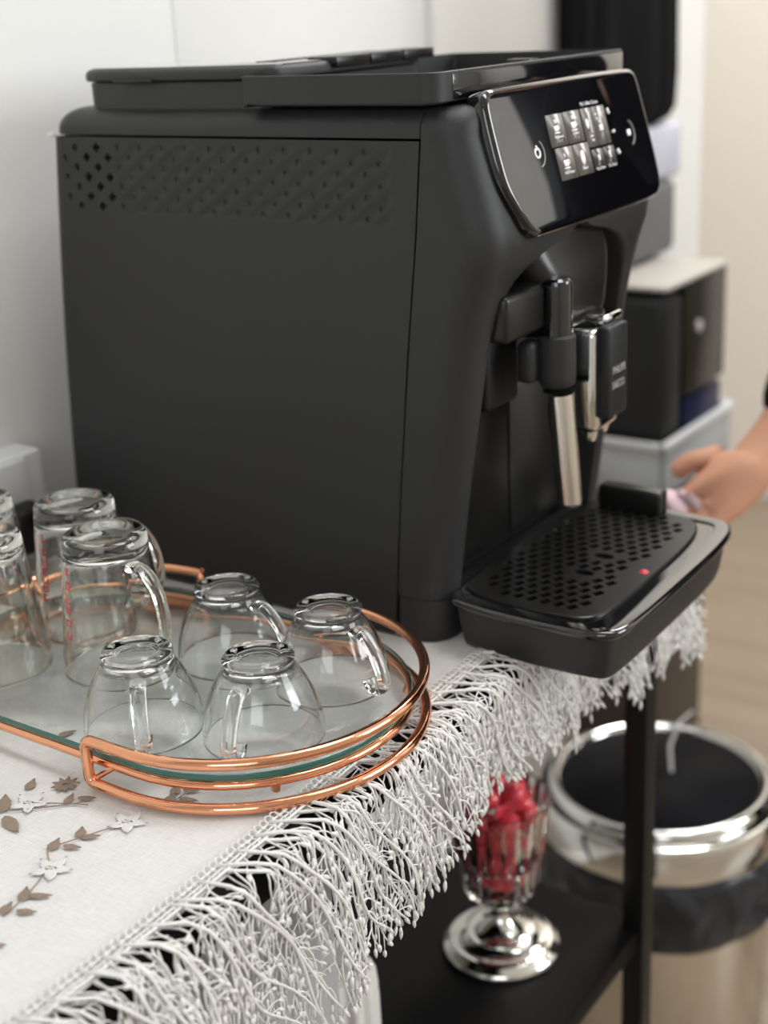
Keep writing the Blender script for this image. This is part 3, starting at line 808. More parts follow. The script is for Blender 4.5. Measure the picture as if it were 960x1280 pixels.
# grille plate: a lattice of real holes
gp = smooth_poly([(.3145, .0230), (.335, .0130), (.365, .0090), (.3950, .0090), (.4150, .0130), (.4215, .0280), (.4230, .0700), (.4225, .110), (.4215, .150), (.4170, .1880), (.4050, .2080), (.3800, .2120), (.330, .2120), (.3145, .205)], 2)
mb = MB(); rings = []
for z, d in ((.0352, 0), (.0368, .0002), (.0374, .0012)): rings.append([Vector((a, b, z)) for a, b in shrink(gp, d)])
mb.loft(rings, cap=False)
plate_top = .0374
inner = shrink(gp, .0012)
def inside(p, poly):
    c = False; n = len(poly)
    for i in range(n):
        (x1, y1), (x2, y2) = poly[i], poly[i - 1]
        if (y1 > p[1]) != (y2 > p[1]) and p[0] < (x2 - x1) * (p[1] - y1) / (y2 - y1) + x1: c = not c
    return c
holezone = shrink(gp, .0125)
slots = [((.379, .111), .0075, .0042), ((.380, .0785), .0075, .0042)]
PXh, PYh = .0098, .0118
# cells clipped to the plate: solid fan outside the lattice bounds
gb = bmesh.new()
bvs = [gb.verts.new((a, b, plate_top)) for a, b in inner]
gf = gb.faces.new(bvs)
holes = []
i0 = 0
for r in range(24):
    for c in range(20):
        cx = .306 + PXh * c + (PXh / 2 if r % 2 else 0); cy = .006 + PYh * .5 * (r + 1) * 1.55
        hx, hy = .0040, .0046
        if cx > .4085 + .0: continue
        if not all(inside((cx + a * hx * 1.5, cy + b * hy * 1.5), shrink(gp, .004)) for a in (-1, 1) for b in (-1, 1)): continue
        if abs(cx - .4155) < .012 and abs(cy - .098) < .010: continue
        if any(abs(cx - s[0][0]) < s[1] + .004 and abs(cy - s[0][1]) < s[2] + .0045 for s in slots): continue
        holes.append([(cx - hx, cy - hy * .4), (cx + hx * .2, cy - hy), (cx + hx, cy + hy * .4), (cx - hx * .2, cy + hy)])
for s in slots: holes.append([(s[0][0] + s[1] * cos(a) * 1.0, s[0][1] + s[2] * sin(a)) for a in [2 * pi * k / 14 for k in range(14)]])
gb.free()
# triangulate plate with holes through a filled curve
cv = bpy.data.curves.new('grille_plate_curve', 'CURVE'); cv.dimensions = '2D'; cv.fill_mode = 'BOTH'; cv.extrude = .0009
for pp in [inner] + holes:
    s = cv.splines.new('POLY'); s.points.add(len(pp) - 1); s.use_cyclic_u = True
    for k, (a, b) in enumerate(pp): s.points[k].co = (a, b, 0, 1)
co = bpy.data.objects.new('tmp_curve', cv); C.objects.link(co)
me0 = bpy.data.meshes.new_from_object(co.evaluated_get(bpy.context.evaluated_depsgraph_get()))
mb.add([v.co + Vector((0, 0, plate_top - .0009)) for v in me0.vertices], [tuple(p.vertices) for p in me0.polygons])
bpy.data.objects.remove(co); bpy.data.meshes.remove(me0)
gr = mb.build('grille_plate', 'semi', cm, angle=30)
MB().prism(shrink(gp, .002), XY, .0300, .0345).build('grille_underlay', 'gap', cm)
MB().lathe([(0, .0016), (.0020, .0012), (.0034, .0), (.0034, -.001), (0, -.001)], 20, c=(.4150, .098, plate_top)).build('water_level_float', 'rednprint', cm, label='small red water level float')
# raised block at the far back corner of the tray
MB().box(.330, .381, .200, .215, .034, .055, .003, 3).build('tray_catch', 'semi', cm)

# ------------------------------------------------------------------ serving tray with glass plate
GY = -.141; RC = (.266, .135)  # right and left arc centres
ZT_ = .0028
st = thing('serving_tray', 'oval serving tray with a glass plate and rose copper wire rails', 'tray', (0.2, GY, ZT_))
def S(x, y, z): return Vector((x - .2, y - GY, z))
def stadium(R, z, n=28):
    p = [S(RC[0] + R * cos(a), GY + R * sin(a), z) for a in [radians(-90 + 180 * k / n) for k in range(n + 1)]]
    return p + [S(RC[1] + R * cos(a), GY + R * sin(a), z) for a in [radians(90 + 180 * k / n) for k in range(n + 1)]]
WR = .0033
def rail(side):
    c = RC[0] if side > 0 else RC[1]; ex = .238 if side > 0 else .1345 + .0
    R = .1070; zl, zh = WR, .0305; pts = []
    arc = [radians(-90 + 180 * k / 40) for k in range(41)]
    def q(a, z): return S(c + side * R * cos(a), GY + R * sin(a), z)
    low = [S(ex, GY - R, zl)] if False else []
    r = .005
    d = abs(c - ex)
    def corner(y, zc, s1, s2):  # quarter bend in the xz plane
        out = []
        for k in range(6):
            a = pi / 2 * k / 5
            out.append(S(ex + side * r * (1 - sin(a)), y, zc + s1 * r * (1 - cos(a)) if s2 else zc + s1 * r * (1 - cos(a))))
        return out
    lower = [q(a, zl) for a in arc]; upper = [q(a, zh) for a in reversed(arc)]
    ya, yb = GY + R, GY - R
    pts = lower + corner(ya, zl, 1, 1) + list(reversed(corner(ya, zh, -1, 1))) + upper + corner(yb, zh, -1, 1) + list(reversed(corner(yb, zl, 1, 1)))
    if d < r: pass
    return MB().tube(pts, WR, 12, closed=True).build('handle_rail', 'copper', st, angle=60)
rail(1); rail(-1)
MB().tube(stadium(.0985, .0128), .0027, 10, closed=True).build('plate_ring', 'copper', st, angle=60)
for sx in (1, -1):
    c = RC[0] if sx > 0 else RC[1]; ex = .238 if sx > 0 else .1345
    for sy in (-1, 1):
        MB().tube([S(ex + sx * .0015, GY + sy * .1065, .0050), S(ex + sx * .014, GY + sy * .0985, .0130)], .0017, 8).build('strut', 'copper', st)
    for a in (-42, 42):
        A = radians(a)
        MB().tube([S(c + sx * .0985 * cos(A), GY + .0985 * sin(A), .0125), S(c + sx * .0960 * cos(A), GY + .0960 * sin(A), .0065)], .0028, 8).build('foot', 'copper', st)
mb = MB(); sp2 = [(p.x, p.y) for p in stadium(.0988, 0, 36)]
mb.prism(offset(sp2, -.0004), XY, .0158, .0196, .0004)
gpO = mb.build('glass_plate', 'plateglass', st, angle=60)
n_ = len(sp2); e0 = offset(sp2, .0001); e1 = offset(sp2, .0003)
ed = MB().loft([[Vector((a, b, z)) for a, b in p] for p, z in ((offset(sp2, -.0003), .0157), (sp2, .0157), (e1, .0163), (e1, .0190), (sp2, .0196), (offset(sp2, -.0003), .0196))], cap=False)
ed.build('ground_edge', 'glassedge', gpO, angle=60)
GT = ZT_ + .0197   # top of the glass plate

# ------------------------------------------------------------------ glass cups and mugs, all upside down
def glass_lathe(outer, inner_, n=64):
    """outer from centre of the foot (top) down to the lip, inner back up; z up, upside-down vessel"""
    return MB().lathe(outer + inner_, n)
def cup_mesh():
    out = [(0, .0490), (.0115, .0490), (.0128, .0497), (.0140, .0503), (.0170, .0504), (.0194, .0497), (.0205, .0482), (.0198, .0470), (.0192, .0458), (.0200, .0436), (.0232, .0385), (.0268, .0325), (.0302, .0250), (.0328, .0165), (.0342, .0085), (.0349, .0012), (.0347, .0003)]
    inn = [(.0341, .0), (.0334, .0004), (.0331, .0020), (.0325, .0085), (.0311, .0165), (.0285, .0250), (.0250, .0325), (.0212, .0385), (.0168, .0430), (.0100, .0450), (0, .0454)]
    return glass_lathe(out, inn)
def handle_pts(kind):
    if kind == 'cup': ctl = [(.0225, .0395), (.0262, .0410), (.0322, .0385), (.0400, .0300), (.0455, .0190), (.0462, .0120), (.0420, .0075), (.0365, .0085), (.0338, .0130)]
    else: ctl = [(.0275, .0740), (.0340, .0755), (.0440, .0735), (.0530, .0640), (.0570, .0500), (.0560, .0350), (.0500, .0240), (.0410, .0200), (.0318, .0205)]
    P = []
    for i in range(len(ctl) - 1):
        p0 = ctl[max(i - 1, 0)]; p1 = ctl[i]; p2 = ctl[i + 1]; p3 = ctl[min(i + 2, len(ctl) - 1)]
        for k in range(6):
            t = k / 6
            P.append(tuple(.5 * ((2 * p1[j]) + (-p0[j] + p2[j]) * t + (2 * p0[j] - 5 * p1[j] + 4 * p2[j] - p3[j]) * t * t + (-p0[j] + 3 * p1[j] - 3 * p2[j] + p3[j]) * t ** 3) for j in (0, 1)))
    P.append(ctl[-1]); return P
def make_cup(label, x, y, rz, src=None):
    t = thing('glass_cup', label, 'cup', (x, y, GT), rz, 'small glass cups upside down on the tray')
    if src:
        for ch in src.children:
            c = ch.copy(); C.objects.link(c); c.parent = t
        return t
    cup_mesh().build('bowl', 'glass', t, angle=60)
    P = handle_pts('cup'); n = len(P)
    MB().tube([Vector((a, 0, b)) for a, b in P], [.0052 - .0006 * sin(pi * k / (n - 1)) for k in range(n)], 14, flat=.55, up=(0.6, 0, .8)).build('handle', 'glass', t, angle=60)
    return t
c1 = make_cup('small clear glass cup upside down beside the copper rail corner, handle facing forward', .2435, -.2070, radians(-46))
make_cup('small glass cup upside down in the front row, second from the rail corner', .3095, -.1790, radians(-74), c1)
make_cup('small glass cup upside down at the right end of the tray, nearest the machine column', .3045, -.1070, radians(-12), c1)
make_cup('small clear glass cup upside down between the tall mug and the coffee machine', .2285, -.1110, radians(0), c1)

def mug_mesh():
    out = [(0, .0870), (.0120, .0870), (.0150, .0882), (.0175, .0896), (.0215, .0902), (.0245, .0894), (.0260, .0870), (.0264, .0840), (.0268, .0780), (.0290, .0560), (.0315, .0330), (.0338, .0120), (.0348, .0012), (.0345, .0003)]
    inn = [(.0337, 0), (.0328, .0005), (.0322, .0030), (.0312, .0120), (.0288, .0330), (.0262, .0560), (.0242, .0745), (.0228, .0772), (.0190, .0785), (0, .0790)]
    return glass_lathe(out, inn)
def mug_print(t, a0, seed):
    """red marks printed in one upright column on the curved side"""
    r_ = random.Random(seed); mb = MB(); z = .074
    def RZ(z): return lerp([(0, .0350), (.033, .0317), (.078, .0270)], z)
    def patch(z0, z1, a_0, a_1):
        vs = []; 
        for k in range(5):
            a = a_0 + (a_1 - a_0) * k / 4
            vs += [Vector(((RZ(z0) + .0001) * cos(a), (RZ(z0) + .0001) * sin(a), z0)), Vector(((RZ(z1) + .0001) * cos(a), (RZ(z1) + .0001) * sin(a), z1))]
        mb.add(vs, [(2 * k, 2 * k + 2, 2 * k + 3, 2 * k + 1) for k in range(4)])
    while z > .030:
        h = r_.uniform(.004, .006)
        patch(z - h, z, a0, a0 + .05); patch(z - h, z - h + .0011, a0, a0 + .17)
        if r_.random() < .7: patch(z - .0011, z, a0, a0 + .15)
        if r_.random() < .6: patch(z - h * .55, z - h * .35, a0, a0 + .12)
        if r_.random() < .5: patch(z - h, z, a0 + .13, a0 + .17)
        z -= h + r_.choice((.0012, .0016, .004))
    return mb.build('red_print', 'rednprint', t, angle=0, fix=False, label='upright red print on the glass')
def make_mug(label, x, y, rz, src=None):
    t = thing('glass_mug', label, 'mug', (x, y, GT), rz, 'tall glass mugs upside down on the tray')
    if src:
        for ch in src.children:
            if ch.name.startswith('red_print'): continue
            c = ch.copy(); C.objects.link(c); c.parent = t
        return t
    mug_mesh().build('body', 'mugglass', t, angle=60)
    P = handle_pts('mug'); n = len(P)
    MB().tube([Vector((a, 0, b)) for a, b in P], [.0050 - .0008 * sin(pi * k / (n - 1)) for k in range(n)], 14, flat=.7, up=(0.6, 0, .8)).build('handle', 'mugglass', t, angle=60)
    return t
m1 = make_mug('tall clear glass mug upside down in front, its handle towards the coffee machine', .1715, -.1545, radians(-12))
mug_print(m1, radians(-108 + 12), 3)
m0 = make_mug('tall clear glass mug with upright red print upside down behind the other tall mug', .1090, -.1200, radians(18), m1)
mug_print(m0, radians(-98 - 18), 5)
m2 = make_mug('tall clear glass mug upside down cut off by the left edge, in the front row', .1035, -.1950, radians(212), m1)
m3 = make_mug('tall glass mug with pink print at the far left edge, behind the cut-off mug', .0440, -.1500, radians(200), m1)
mug_print(m3, radians(18 - 200), 8)

# ------------------------------------------------------------------ wall socket and plug
ws = thing('wall_socket', 'white raised plastic socket box on the wall at the table back', 'socket', (-.07, -.03, .055))
MB().box(0, .030, -.075, .0165, -.043, .043, .005, 4).build('housing', 'whiteplastic', ws)
MB().box(.028, .033, -.072, -.002, -.040, .040, .003, 3).build('cover_plate', 'whiteplastic', ws)
pg = thing('power_plug', 'black power plug in the white socket box behind the mugs', 'plug', (-.037, -.052, .046))
MB().box(0, .026, -.016, .016, -.018, .018, .006, 3).build('plug_body', 'black', pg)
MB().tube([Vector(p) for p in ((.022, 0, -.006), (.034, .004, -.014), (.036, .020, -.034), (.030, .040, -.0395), (.012, .060, -.0395), (.004, .09, -.0395))], .0032, 8).build('cable', 'black', pg)

# ------------------------------------------------------------------ things on the shelf
SZ = -.365
gb_ = thing('glass_goblet', 'faceted glass goblet on a polished silver foot, standing on the black shelf', 'goblet', (.2590, .1610, SZ))
MB().lathe([(0, 0), (.0500, 0), (.0515, .0015), (.0512, .0042), (.0490, .0065), (.0462, .0082), (.0450, .0102), (.0428, .0108), (.0400, .0112), (.0392, .0132), (.0370, .0138), (.0300, .0168), (.0292, .0182), (.0262, .0186), (.0200, .0215), (.0115, .0280), (.0082, .0340), (.0076, .0400), (.0085, .0450), (.0120, .0490), (.0165, .0510), (.0165, .0525), (0, .0525)], 64).build('silver_foot', 'silver', gb_, angle=50)
mb = MB(); rings = []
def fac(r, z, dep, n=20, sub=4):
    out = []
    for k in range(n * sub):
        a = 2 * pi * k / (n * sub); rr = r * (1 - dep * (abs(((k % sub) / sub) - .5) * 2)); out.append(Vector((rr * cos(a), rr * sin(a), z)))
    return out
for r, z, d in ((.012, .0525, 0), (.024, .0540, .03), (.0300, .0590, .06), (.0315, .0660, .07), (.0330, .0880, .07), (.0345, .0900, .02), (.0375, .0935, .07), (.0400, .1180, .07), (.0430, .1400, .06), (.0445, .1480, .02), (.0440, .1495, 0), (.0420, .1490, 0), (.0385, .1190, 0), (.0350, .0950, 0), (.0305, .0880, 0), (.0290, .0660, 0), (.0240, .0610, 0), (.010, .0600, 0)): rings.append(fac(r, z, d))
mb.loft(rings).build('faceted_bowl', 'glass', gb_, angle=25)
r_ = random.Random(5); src = None
def sweet_mesh(k):
    mb = MB(); b = bmesh.new(); bmesh.ops.create_icosphere(b, subdivisions=2, radius=1)
    for v in b.verts:
        nz = 1 + .25 * noise.noise(v.co * 2.1 + Vector((k, 0, 0))); v.co = Vector((v.co.x * .0115 * nz, v.co.y * .0075 * nz, v.co.z * .0075 * nz))
    mb.bm(b)
    for s in (-1, 1):
        rings = [[Vector((s * x, rr * cos(a) * (1 + .3 * cos(5 * a)), rr * .7 * sin(a))) for a in [2 * pi * i / 10 for i in range(10)]] for x, rr in ((.0095, .003), (.0125, .0018), (.0165, .0065), (.0172, .0060))]
        mb.loft(rings)
    return mb
layers = [(.0740, .0125, 3), (.0940, .0165, 4), (.1140, .0205, 4), (.1340, .0225, 5), (.1530, .0140, 3)]
for li, (z, rad, n) in enumerate(layers):
    for k in range(n):
        a = 2 * pi * k / n + li * .6; rr = rad * (1 if k else .9)
        nm = 'wrapped_sweet'
        if src is None: o = src = sweet_mesh(0).build(nm, 'redwrap', angle=60)
        else: o = src.copy(); C.objects.link(o)
        o.scale = (1.1, 1.35, 1.35)
        o.location = (.2590 + rr * cos(a), .1610 + rr * sin(a), SZ + z); o.rotation_euler = (r_.uniform(-.5, .5), r_.uniform(-.4, .4) , a + pi / 2 + r_.uniform(-.3, .3))
        tag(o, 'red wrapped sweet piled in the faceted glass goblet on the shelf', 'sweet', 'red wrapped sweets in the goblet')
bx = thing('storage_box', 'pale grey box seen through the lace on the shelf', 'box', (.22, -.36, SZ))
MB().box(-.11, .105, -.24, .215, 0, .290, .006, 3).build('box_body', 'greybox', bx)
MB().box(-.113, .108, -.243, .218, .285, .312, .006, 3).build('box_lid', 'greybox', bx)
rt = thing('ribbed_towel_roll', 'white ribbed roll standing on the shelf beside the grey box', 'roll', (.2450, -.052, SZ))
mb = MB(); rings = []
for z, k in ((0, .9), (.002, 1), (.095, 1), (.108, .96), (.116, .85), (.120, .6), (.121, .3)):
    rings.append([Vector((.030 * k * (1 + .05 * cos(14 * a)) * cos(a), .030 * k * (1 + .05 * cos(14 * a)) * sin(a), z)) for a in [2 * pi * i / 112 for i in range(112)]])
mb.loft(rings).build('roll', 'trim', rt)

# ------------------------------------------------------------------ steel bin beyond the table
BX, BY, BZ = .203, .622, -.45
H = BZ - FZ
bn = thing('waste_bin', 'round stainless steel waste bin with a black liner, standing beyond the table leg', 'bin', (BX, BY, FZ))
MB().lathe([(0, 0), (.128, 0), (.130, .004), (.130, H - .060), (.126, H - .058), (.126, .006), (0, .006)], 64).build('steel_body', 'steel', bn)
MB().lathe([(.1400, H - .060), (.1420, H - .056), (.1425, H - .020), (.1395, H - .0135), (.1370, H - .0130), (.1350, H - .018), (.1350, H - .060)], 72).build('outer_band', 'chrome', bn, angle=50)
MB().lathe([(.1290, H - .020), (.1285, H - .006), (.1250, H - .0005), (.1210, H + .0005), (.1140, H - .004), (.1125, H - .010), (.1135, H - .020)], 72).build('inner_lip', 'chrome', bn, angle=50)
MB().lathe([(.1345, H - .0285), (.1345, H - .0265), (.1290, H - .0265), (.1290, H - .0285)], 72).build('groove', 'black', bn)
mb = MB(); rings = []
rr_ = random.Random(9)
for z, r, amp in ((H - .058, .134, .001), (H - .064, .1420, .004), (H - .070, .1440, .007), (H - .078, .1450, .009), (H - .088, .1450, .010), (H - .099, .1440, .010), (H - .110, .1435, .010), (H - .122, .1430, .009), (H - .134, .1410, .007), (H - .144, .1395, .005), (H - .150, .1370, .002), (H - .153, .1315, 0)):
    rings.append([Vector(((r + amp * (noise.noise(Vector((a * 4, z * 160, 2))) + .6 * noise.noise(Vector((a * 11, z * 90, 7))))) * cos(a), (r + amp * (noise.noise(Vector((a * 4, z * 160, 2))) + .6 * noise.noise(Vector((a * 11, z * 90, 7))))) * sin(a), z + amp * .8 * sin(a * 9))) for a in [2 * pi * i / 160 for i in range(160)]])
mb.loft(rings, cap=False).build('liner_skirt', 'bag', bn, angle=0)
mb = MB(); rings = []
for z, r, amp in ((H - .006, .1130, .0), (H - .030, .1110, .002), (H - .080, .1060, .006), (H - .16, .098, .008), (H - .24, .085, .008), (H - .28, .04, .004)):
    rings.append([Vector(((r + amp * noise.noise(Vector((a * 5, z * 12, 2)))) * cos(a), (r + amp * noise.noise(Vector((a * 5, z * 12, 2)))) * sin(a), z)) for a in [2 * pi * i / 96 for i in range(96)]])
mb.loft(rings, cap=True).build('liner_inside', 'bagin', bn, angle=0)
ds = MB().tube([Vector(p) for p in ((.000, .135, H + .002), (-.004, .105, H + .030), (-.006, .070, H + .030), (-.004, .040, H + .015), (.012, .010, H - .015), (.030, -.010, H - .045))], .0020, 8, flat=.4).build('drawstring', 'clearstrand', bn)

# ------------------------------------------------------------------ printer stand group at the back wall
cb = thing('side_cabinet', 'dark brown cabinet under the grey bin by the back wall', 'cabinet', (-.03, 1.02, FZ))
MB().box(-.035, .075, -.11, .115, .0, .555, .003).build('carcass', 'cabinet', cb)
MB().box(.074, .078, -.105, .110, .02, .54, .001).build('door', 'cabinet', cb)
MB().box(-.035, .125, -.125, .125, .5551, .575, .002).build('top_board', 'cabinet', cb)
BT = FZ + .5752
sb = thing('storage_tray', 'pale translucent plastic tray below the black appliance', 'tray', (.005, 1.02, BT))
def wallbox(mb, x0, x1, y0, y1, z0, z1, t, fl=.003):
    mb.box(x0, x1, y0, y1, z0, z0 + t, .0006); mb.box(x0, x0 + t, y0, y1, z0, z1, .0006); mb.box(x1 - t, x1, y0, y1, z0, z1, .0006); mb.box(x0, x1, y0, y0 + t, z0, z1, .0006); mb.box(x0, x1, y1 - t, y1, z0, z1, .0006)
mb = MB(); wallbox(mb, -.070, .072, -.115, .115, 0, .074, .003); mb.build('tray_body', 'greyplastic', sb)
mb = MB()
for q in ((-.074, .077, -.120, -.112), (-.074, .077, .112, .120), (-.074, -.066, -.120, .120), (.068, .078, -.120, .120)): mb.box(q[0], q[1], q[2], q[3], .068, .077, .002)
mb.build('tray_lip', 'whiteplastic', sb)
MB().box(-.035, .000, -.1162, -.1150, .018, .060, .0005).build('label_holder', 'greyplastic', sb)
ap = thing('black_appliance', 'black boxy appliance with a glossy dark front standing in the pale tray', 'appliance', (.005, 1.02, BT + .0035))
MB().box(-.060, .062, -.100, -.030, 0, .262, .016, 4).build('column', 'matte_dark', ap)
MB().box(-.058, .0660, -.029, .105, .115, .268, .004).build('upper_housing', 'olive', ap)
MB().box(-.062, .0670, -.100, .108, .2685, .2745, .0025).build('pale_top', 'paletop', ap, label='pale flat top')
MB().box(-.05, .050, -.029, .100, 0, .1148, .003).build('lower_housing', 'matte_dark', ap)
MB().lathe([(0, .0), (.008, .0), (.008, .003), (0, .003)], 24).build('round_badge', 'print', ap, label='small round pale badge').matrix_local = Matrix.Translation((.0662, .005, .205)) @ Matrix.Rotation(pi / 2, 4, 'Y')
bl = tag(MB().box(.0555, .0690, .995, 1.120, BT + .0040, BT + .1130, .004).build('blue_pack', 'blue'), 'dark blue pack standing in the pale tray under the appliance', 'pack')

# things hanging on the wall above
ck = thing('hanging_coat', 'black garment hanging on the wall beside the white door trim', 'coat', (-.058, 1.005, .160))
mb = MB(); rings = []
for z, k in ((.075, .55), (.082, .85), (.095, .97), (.14, 1.0), (.25, .98), (.45, .94), (.75, .88), (.80, .80)):
    r = []
    for i in range(96):
        a = 2 * pi * i / 96; sx = abs(cos(a)) ** .6 * (1 if cos(a) > 0 else -1); sy = abs(sin(a)) ** .6 * (1 if sin(a) > 0 else -1)
        r.append(Vector((.022 + .018 * k * sx * (1 + .12 * sin(14 * a)), .163 * k * sy + .006 * sin(z * 9), z)))
    rings.append(r)
mb.loft(rings).build('garment', 'cloth_black', ck)
MB().lathe([(0, 0), (.008, .0), (.008, .02), (.014, .026), (.014, .032), (0, .034)], 16).build('hook', 'chrome', ck).matrix_local = Matrix.Translation((-.006, 0, .80)) @ Matrix.Rotation(pi / 2, 4, 'Y')
lp = tag(MB().box(-.0555, -.022, 1.00, 1.178, .1600, .2330, .008, 3).build('folded_cloth', 'lilac'), 'pale lilac folded cloth showing below the black garment', 'cloth')
gb2 = tag(MB().box(-.0555, -.020, .99, 1.160, .056, .1595, .014, 4).build('felt_pouch', 'greybag'), 'grey felt pouch with rounded corners hanging under the lilac cloth', 'pouch')

wd_ = thing('reflection_cupboard', 'unseen tall black cupboard added for its dark reflection in the display', 'reflection_cupboard', (1.25, 2.26, FZ))  # out of view, added so the display reflects something dark
MB().box(-.42, .41, -.20, .22, .0, 2.1, .004).build('carcass', 'black', wd_)
for k_ in (-1, 1):
    dr = MB().box(min(0, k_ * .405) + .003 * (k_ > 0), max(0, k_ * .400) - .003 * (k_ < 0), -.220, -.2005, .03, 2.08, .003).build('door', 'black', wd_)
    MB().tube([Vector((k_ * .035, -.235, z)) for z in (.95, 1.15)], .006, 8).build('handle', 'steel', dr)

# ------------------------------------------------------------------ person at the right, reaching in
pe = thing('person', 'person in a black long-sleeved top reaching in from the right, holding a pale pink tissue', 'person', (.80, .95, FZ))
PO = Vector((.80, .95, FZ))
def skin_body(name, nodes, edges, m, parent, sub=2):
    nodes = [((p[0][0] - .11 * min(1, max(0, (p[0][0] - .40) / .12)), p[0][1], p[0][2]), p[1]) for p in nodes]
    me = bpy.data.meshes.new(name); me.from_pydata([Vector(p[0]) - PO for p in nodes], edges, [])
    o = bpy.data.objects.new(name, me); C.objects.link(o); o.parent = parent
    sk = o.modifiers.new('skin', 'SKIN'); sk.use_smooth_shade = True
    sd = o.modifiers.new('sub', 'SUBSURF'); sd.levels = sub; sd.render_levels = sub
    lay = me.skin_vertices[0] if me.skin_vertices else None
    if lay is None:
        bpy.context.view_layer.update(); lay = me.skin_vertices[0]
    for i, p in enumerate(nodes):
        r = p[1] if isinstance(p[1], tuple) else (p[1], p[1]); lay.data[i].radius = r; lay.data[i].use_root = (i == 0)
    dg = bpy.context.evaluated_depsgraph_get(); me2 = bpy.data.meshes.new_from_object(o.evaluated_get(dg))
    bpy.data.objects.remove(o); me2.materials.clear(); me2.materials.append(M[m])
    me2.polygons.foreach_set('use_smooth', [True] * len(me2.polygons))
    o = bpy.data.objects.new(name, me2); C.objects.link(o); o.parent = parent
    return o
SH = Vector((-.11, 0, 0))
# body: one continuous figure, pelvis first
wr = Vector((.3600, .5200, .0020)); pc = Vector((.3255, .4700, -.0360))
N_ = [((.80, .95, .12), (.13, .10)), ((.79, .94, .30), (.125, .095)), ((.77, .91, .48), (.15, .10)), ((.765, .905, .585), (.075, .07)), ((.752, .888, .675), .058), ((.740, .876, .765), (.096, .110)), ((.735, .87, .835), (.100, .114)),
      ((.66, .80, .53), .058), ((.545, .70, .22), .042), (tuple(wr), (.0320, .029)), (tuple(pc), (.033, .021)),
      ((.95, 1.03, .53), .058), ((1.03, 1.08, .24), .042), ((1.00, 1.02, -.01), .028), ((.985, .99, -.09), (.028, .017)),
      ((.74, .90, .02), .085), ((.745, .90, -.36), .055), ((.745, .905, -.72), .042), ((.70, .82, -.765), .035),
      ((.87, 1.00, .02), .085), ((.875, 1.0, -.36), .055), ((.875, 1.005, -.72), .042), ((.83, .93, -.765), .035)]
E_ = [(0, 1), (1, 2), (2, 3), (3, 4), (4, 5), (5, 6), (2, 7), (7, 8), (8, 9), (9, 10), (2, 11), (11, 12), (12, 13), (13, 14), (0, 15), (15, 16), (16, 17), (17, 18), (0, 19), (19, 20), (20, 21), (21, 22)]
def fingers(N, E, palm_i, d, side, up_, roots, curl, s=1.0):
    """five chains rooted in the palm: index..little, then the thumb from the side of the palm"""
    P = Vector(N[palm_i][0])
    for k, (off_, L) in enumerate(roots):
        base = P + side * off_ + d * .020; prev = palm_i; a = .25; p = base
        dd = d.copy()
        N.append((tuple(base), .0092)); E.append((prev, len(N) - 1)); prev = len(N) - 1
        for j, f in enumerate((.45, .32, .23)):
            dd = (d * cos(a) - up_ * sin(a)).normalized(); p = p + dd * L * f; a += curl
            N.append((tuple(p), .0088 - .0009 * j)); E.append((prev, len(N) - 1)); prev = len(N) - 1
    tb_ = P + side * .028 - d * .022; N.append((tuple(tb_), .0115)); E.append((palm_i, len(N) - 1)); pr = len(N) - 1; p = tb_
    for j, (l, v) in enumerate(((.026, side * .7 + d * .7), (.022, side * .25 + d * .9 - up_ * .4))):
        p = p + v.normalized() * l; N.append((tuple(p), .0102 - .001 * j)); E.append((pr, len(N) - 1)); pr = len(N) - 1
d1 = (pc - wr).normalized(); sd1 = d1.cross(Vector((0, 0, 1))).normalized(); sd1 = (sd1 * .75 + Vector((0, 0, .5))).normalized(); sd1 = (sd1 - d1 * sd1.dot(d1)).normalized(); up1 = sd1.cross(d1).normalized()
if up1.z < 0: up1 = -up1
fingers(N_, E_, 10, d1, sd1, up1, [(.021, .066), (.008, .072), (-.006, .068), (-.019, .054)], .55)
d2 = Vector((-.15, -.3, -.9)).normalized(); sd2 = Vector((-.9, .3, .05)).normalized(); up2 = sd2.cross(d2).normalized()
fingers(N_, E_, 14, d2, sd2, up2, [(.021, .066), (.008, .072), (-.006, .068), (-.019, .054)], .3)
skin_body('body', N_, E_, 'skin', pe)
# clothes are shells around the same joints
skin_body('black_top', [((.80, .95, -.085), (.182, .165)), ((.80, .95, .06), (.176, .158)), ((.79, .94, .26), (.168, .145)), ((.77, .91, .48), (.185, .145)), ((.765, .905, .60), (.078, .074)),
    ((.66, .80, .53), .078), ((.545, .70, .22), .060), ((.360, .521, .010), .040), ((.95, 1.03, .53), .078), ((1.03, 1.08, .24), .060), ((1.004, 1.03, .02), .042)],
    [(0, 1), (1, 2), (2, 3), (3, 4), (3, 5), (5, 6), (6, 7), (3, 8), (8, 9), (9, 10)], 'cloth_black', pe)
skin_body('dark_trousers', [((.80, .95, .10), (.148, .125)), ((.765, .92, .02), (.115, .115)), ((.745, .90, -.36), .078), ((.745, .905, -.70), .066), ((.85, .985, .02), (.115, .115)), ((.875, 1.0, -.36), .078), ((.875, 1.005, -.70), .066)],
    [(0, 1), (1, 2), (2, 3), (0, 4), (4, 5), (5, 6)], 'cloth_black', pe)
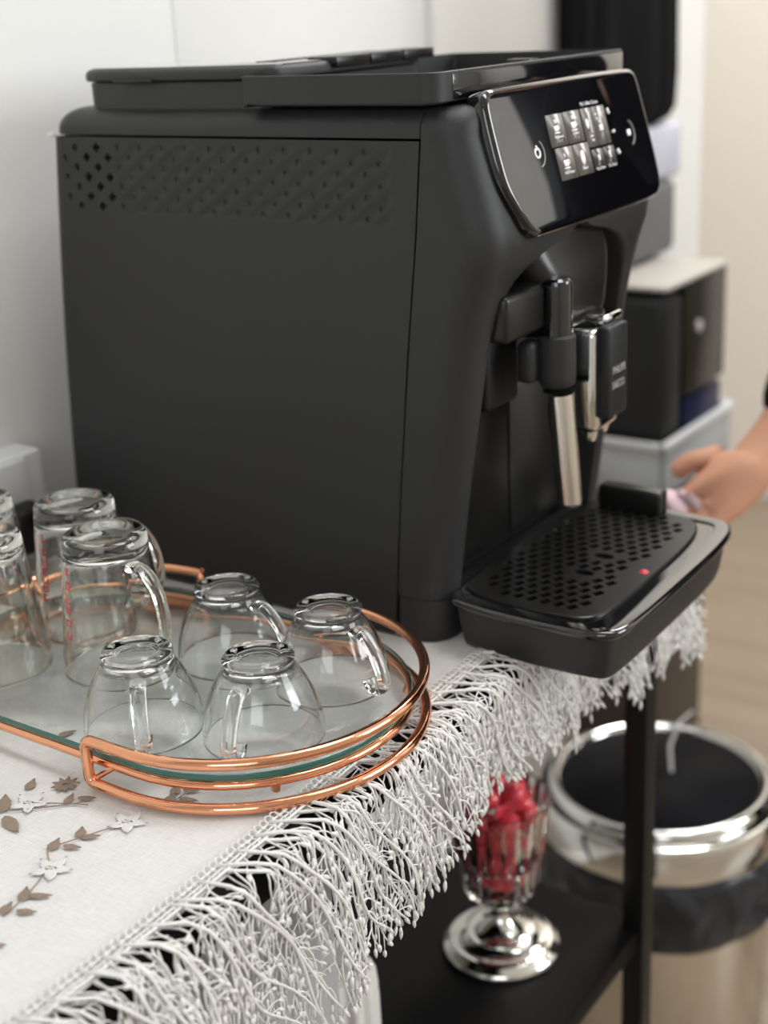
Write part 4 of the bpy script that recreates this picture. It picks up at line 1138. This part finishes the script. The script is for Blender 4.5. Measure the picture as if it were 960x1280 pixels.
for nm, x, y in (('shoe', .59, .83), ('shoe', .72, .94)):
    mb = MB(); poly = smooth_poly([(-.045, -.13), (.045, -.13), (.05, .0), (.04, .12), (-.04, .12), (-.05, 0)], 2)
    a = atan2(-.08, -.05)
    Rm = Matrix.Rotation(-.45, 4, 'Z')
    mb.prism(poly, lambda p, q, d: Rm @ Vector((p, q, d)) + Vector((x - PO.x + .02, y - PO.y + .02, 0)), .001, .075, .02, 3)
    mb.build(nm, 'black', pe)
def off(x, y, z): return Vector((x, y, z)) - PO
hc = Vector((.625, .868, .795)); fd = Vector((-.6, -.78, -.15)).normalized(); rt_ = fd.cross(Vector((0, 0, 1))).normalized(); uu = rt_.cross(fd)
def blob(name, c, rx, ry, rz_, m, axes=(rt_, fd, uu), cut=None):
    b = bmesh.new(); bmesh.ops.create_uvsphere(b, u_segments=24, v_segments=16, radius=1)
    if cut: bmesh.ops.delete(b, geom=[v for v in b.verts if cut(v.co)], context='VERTS')
    for v in b.verts: q = v.co.copy(); v.co = Vector(c) - PO + axes[0] * q.x * rx + axes[1] * q.y * ry + axes[2] * q.z * rz_
    return MB().bm(b).build(name, m, pe, angle=0)
blob('hair', hc + uu * .022 - fd * .018, .098, .112, .104, 'hair', cut=lambda q: q.y > .2 and q.z < .2)
for s in (-1, 1):
    blob('eye', hc + fd * .082 + rt_ * s * .032 + uu * -.005, .012, .008, .008, 'icon'); blob('pupil', hc + fd * .0895 + rt_ * s * .030 + uu * -.005, .005, .003, .005, 'hair')
    blob('ear', hc + rt_ * s * .078 - fd * .005 - uu * .01, .008, .016, .028, 'skin')
blob('nose', hc + fd * .094 - uu * .030, .012, .014, .022, 'skin'); blob('mouth', hc + fd * .080 - uu * .066, .022, .008, .006, 'rednprint')
# what the hand holds
ti = MB(); vs = []; fs = []
for j in range(9):
    for i in range(9):
        a = (i / 8 - .5); b = (j / 8 - .5)
        vs.append(Vector((.2960 + .034 * a + .006 * sin(b * 9), .4480 + .030 * a + .008 * sin(a * 11 + b * 5), -.0560 + .046 * b + .004 * sin(a * 13))))
for j in range(8):
    for i in range(8): a = j * 9 + i; fs.append((a, a + 1, a + 10, a + 9))
to = ti.add(vs, fs).build('tissue', 'pink', angle=0); s_ = to.modifiers.new('thickness', 'SOLIDIFY'); s_.thickness = .006
tag(to, 'crumpled pale pink tissue held in the hand at the right', 'tissue')
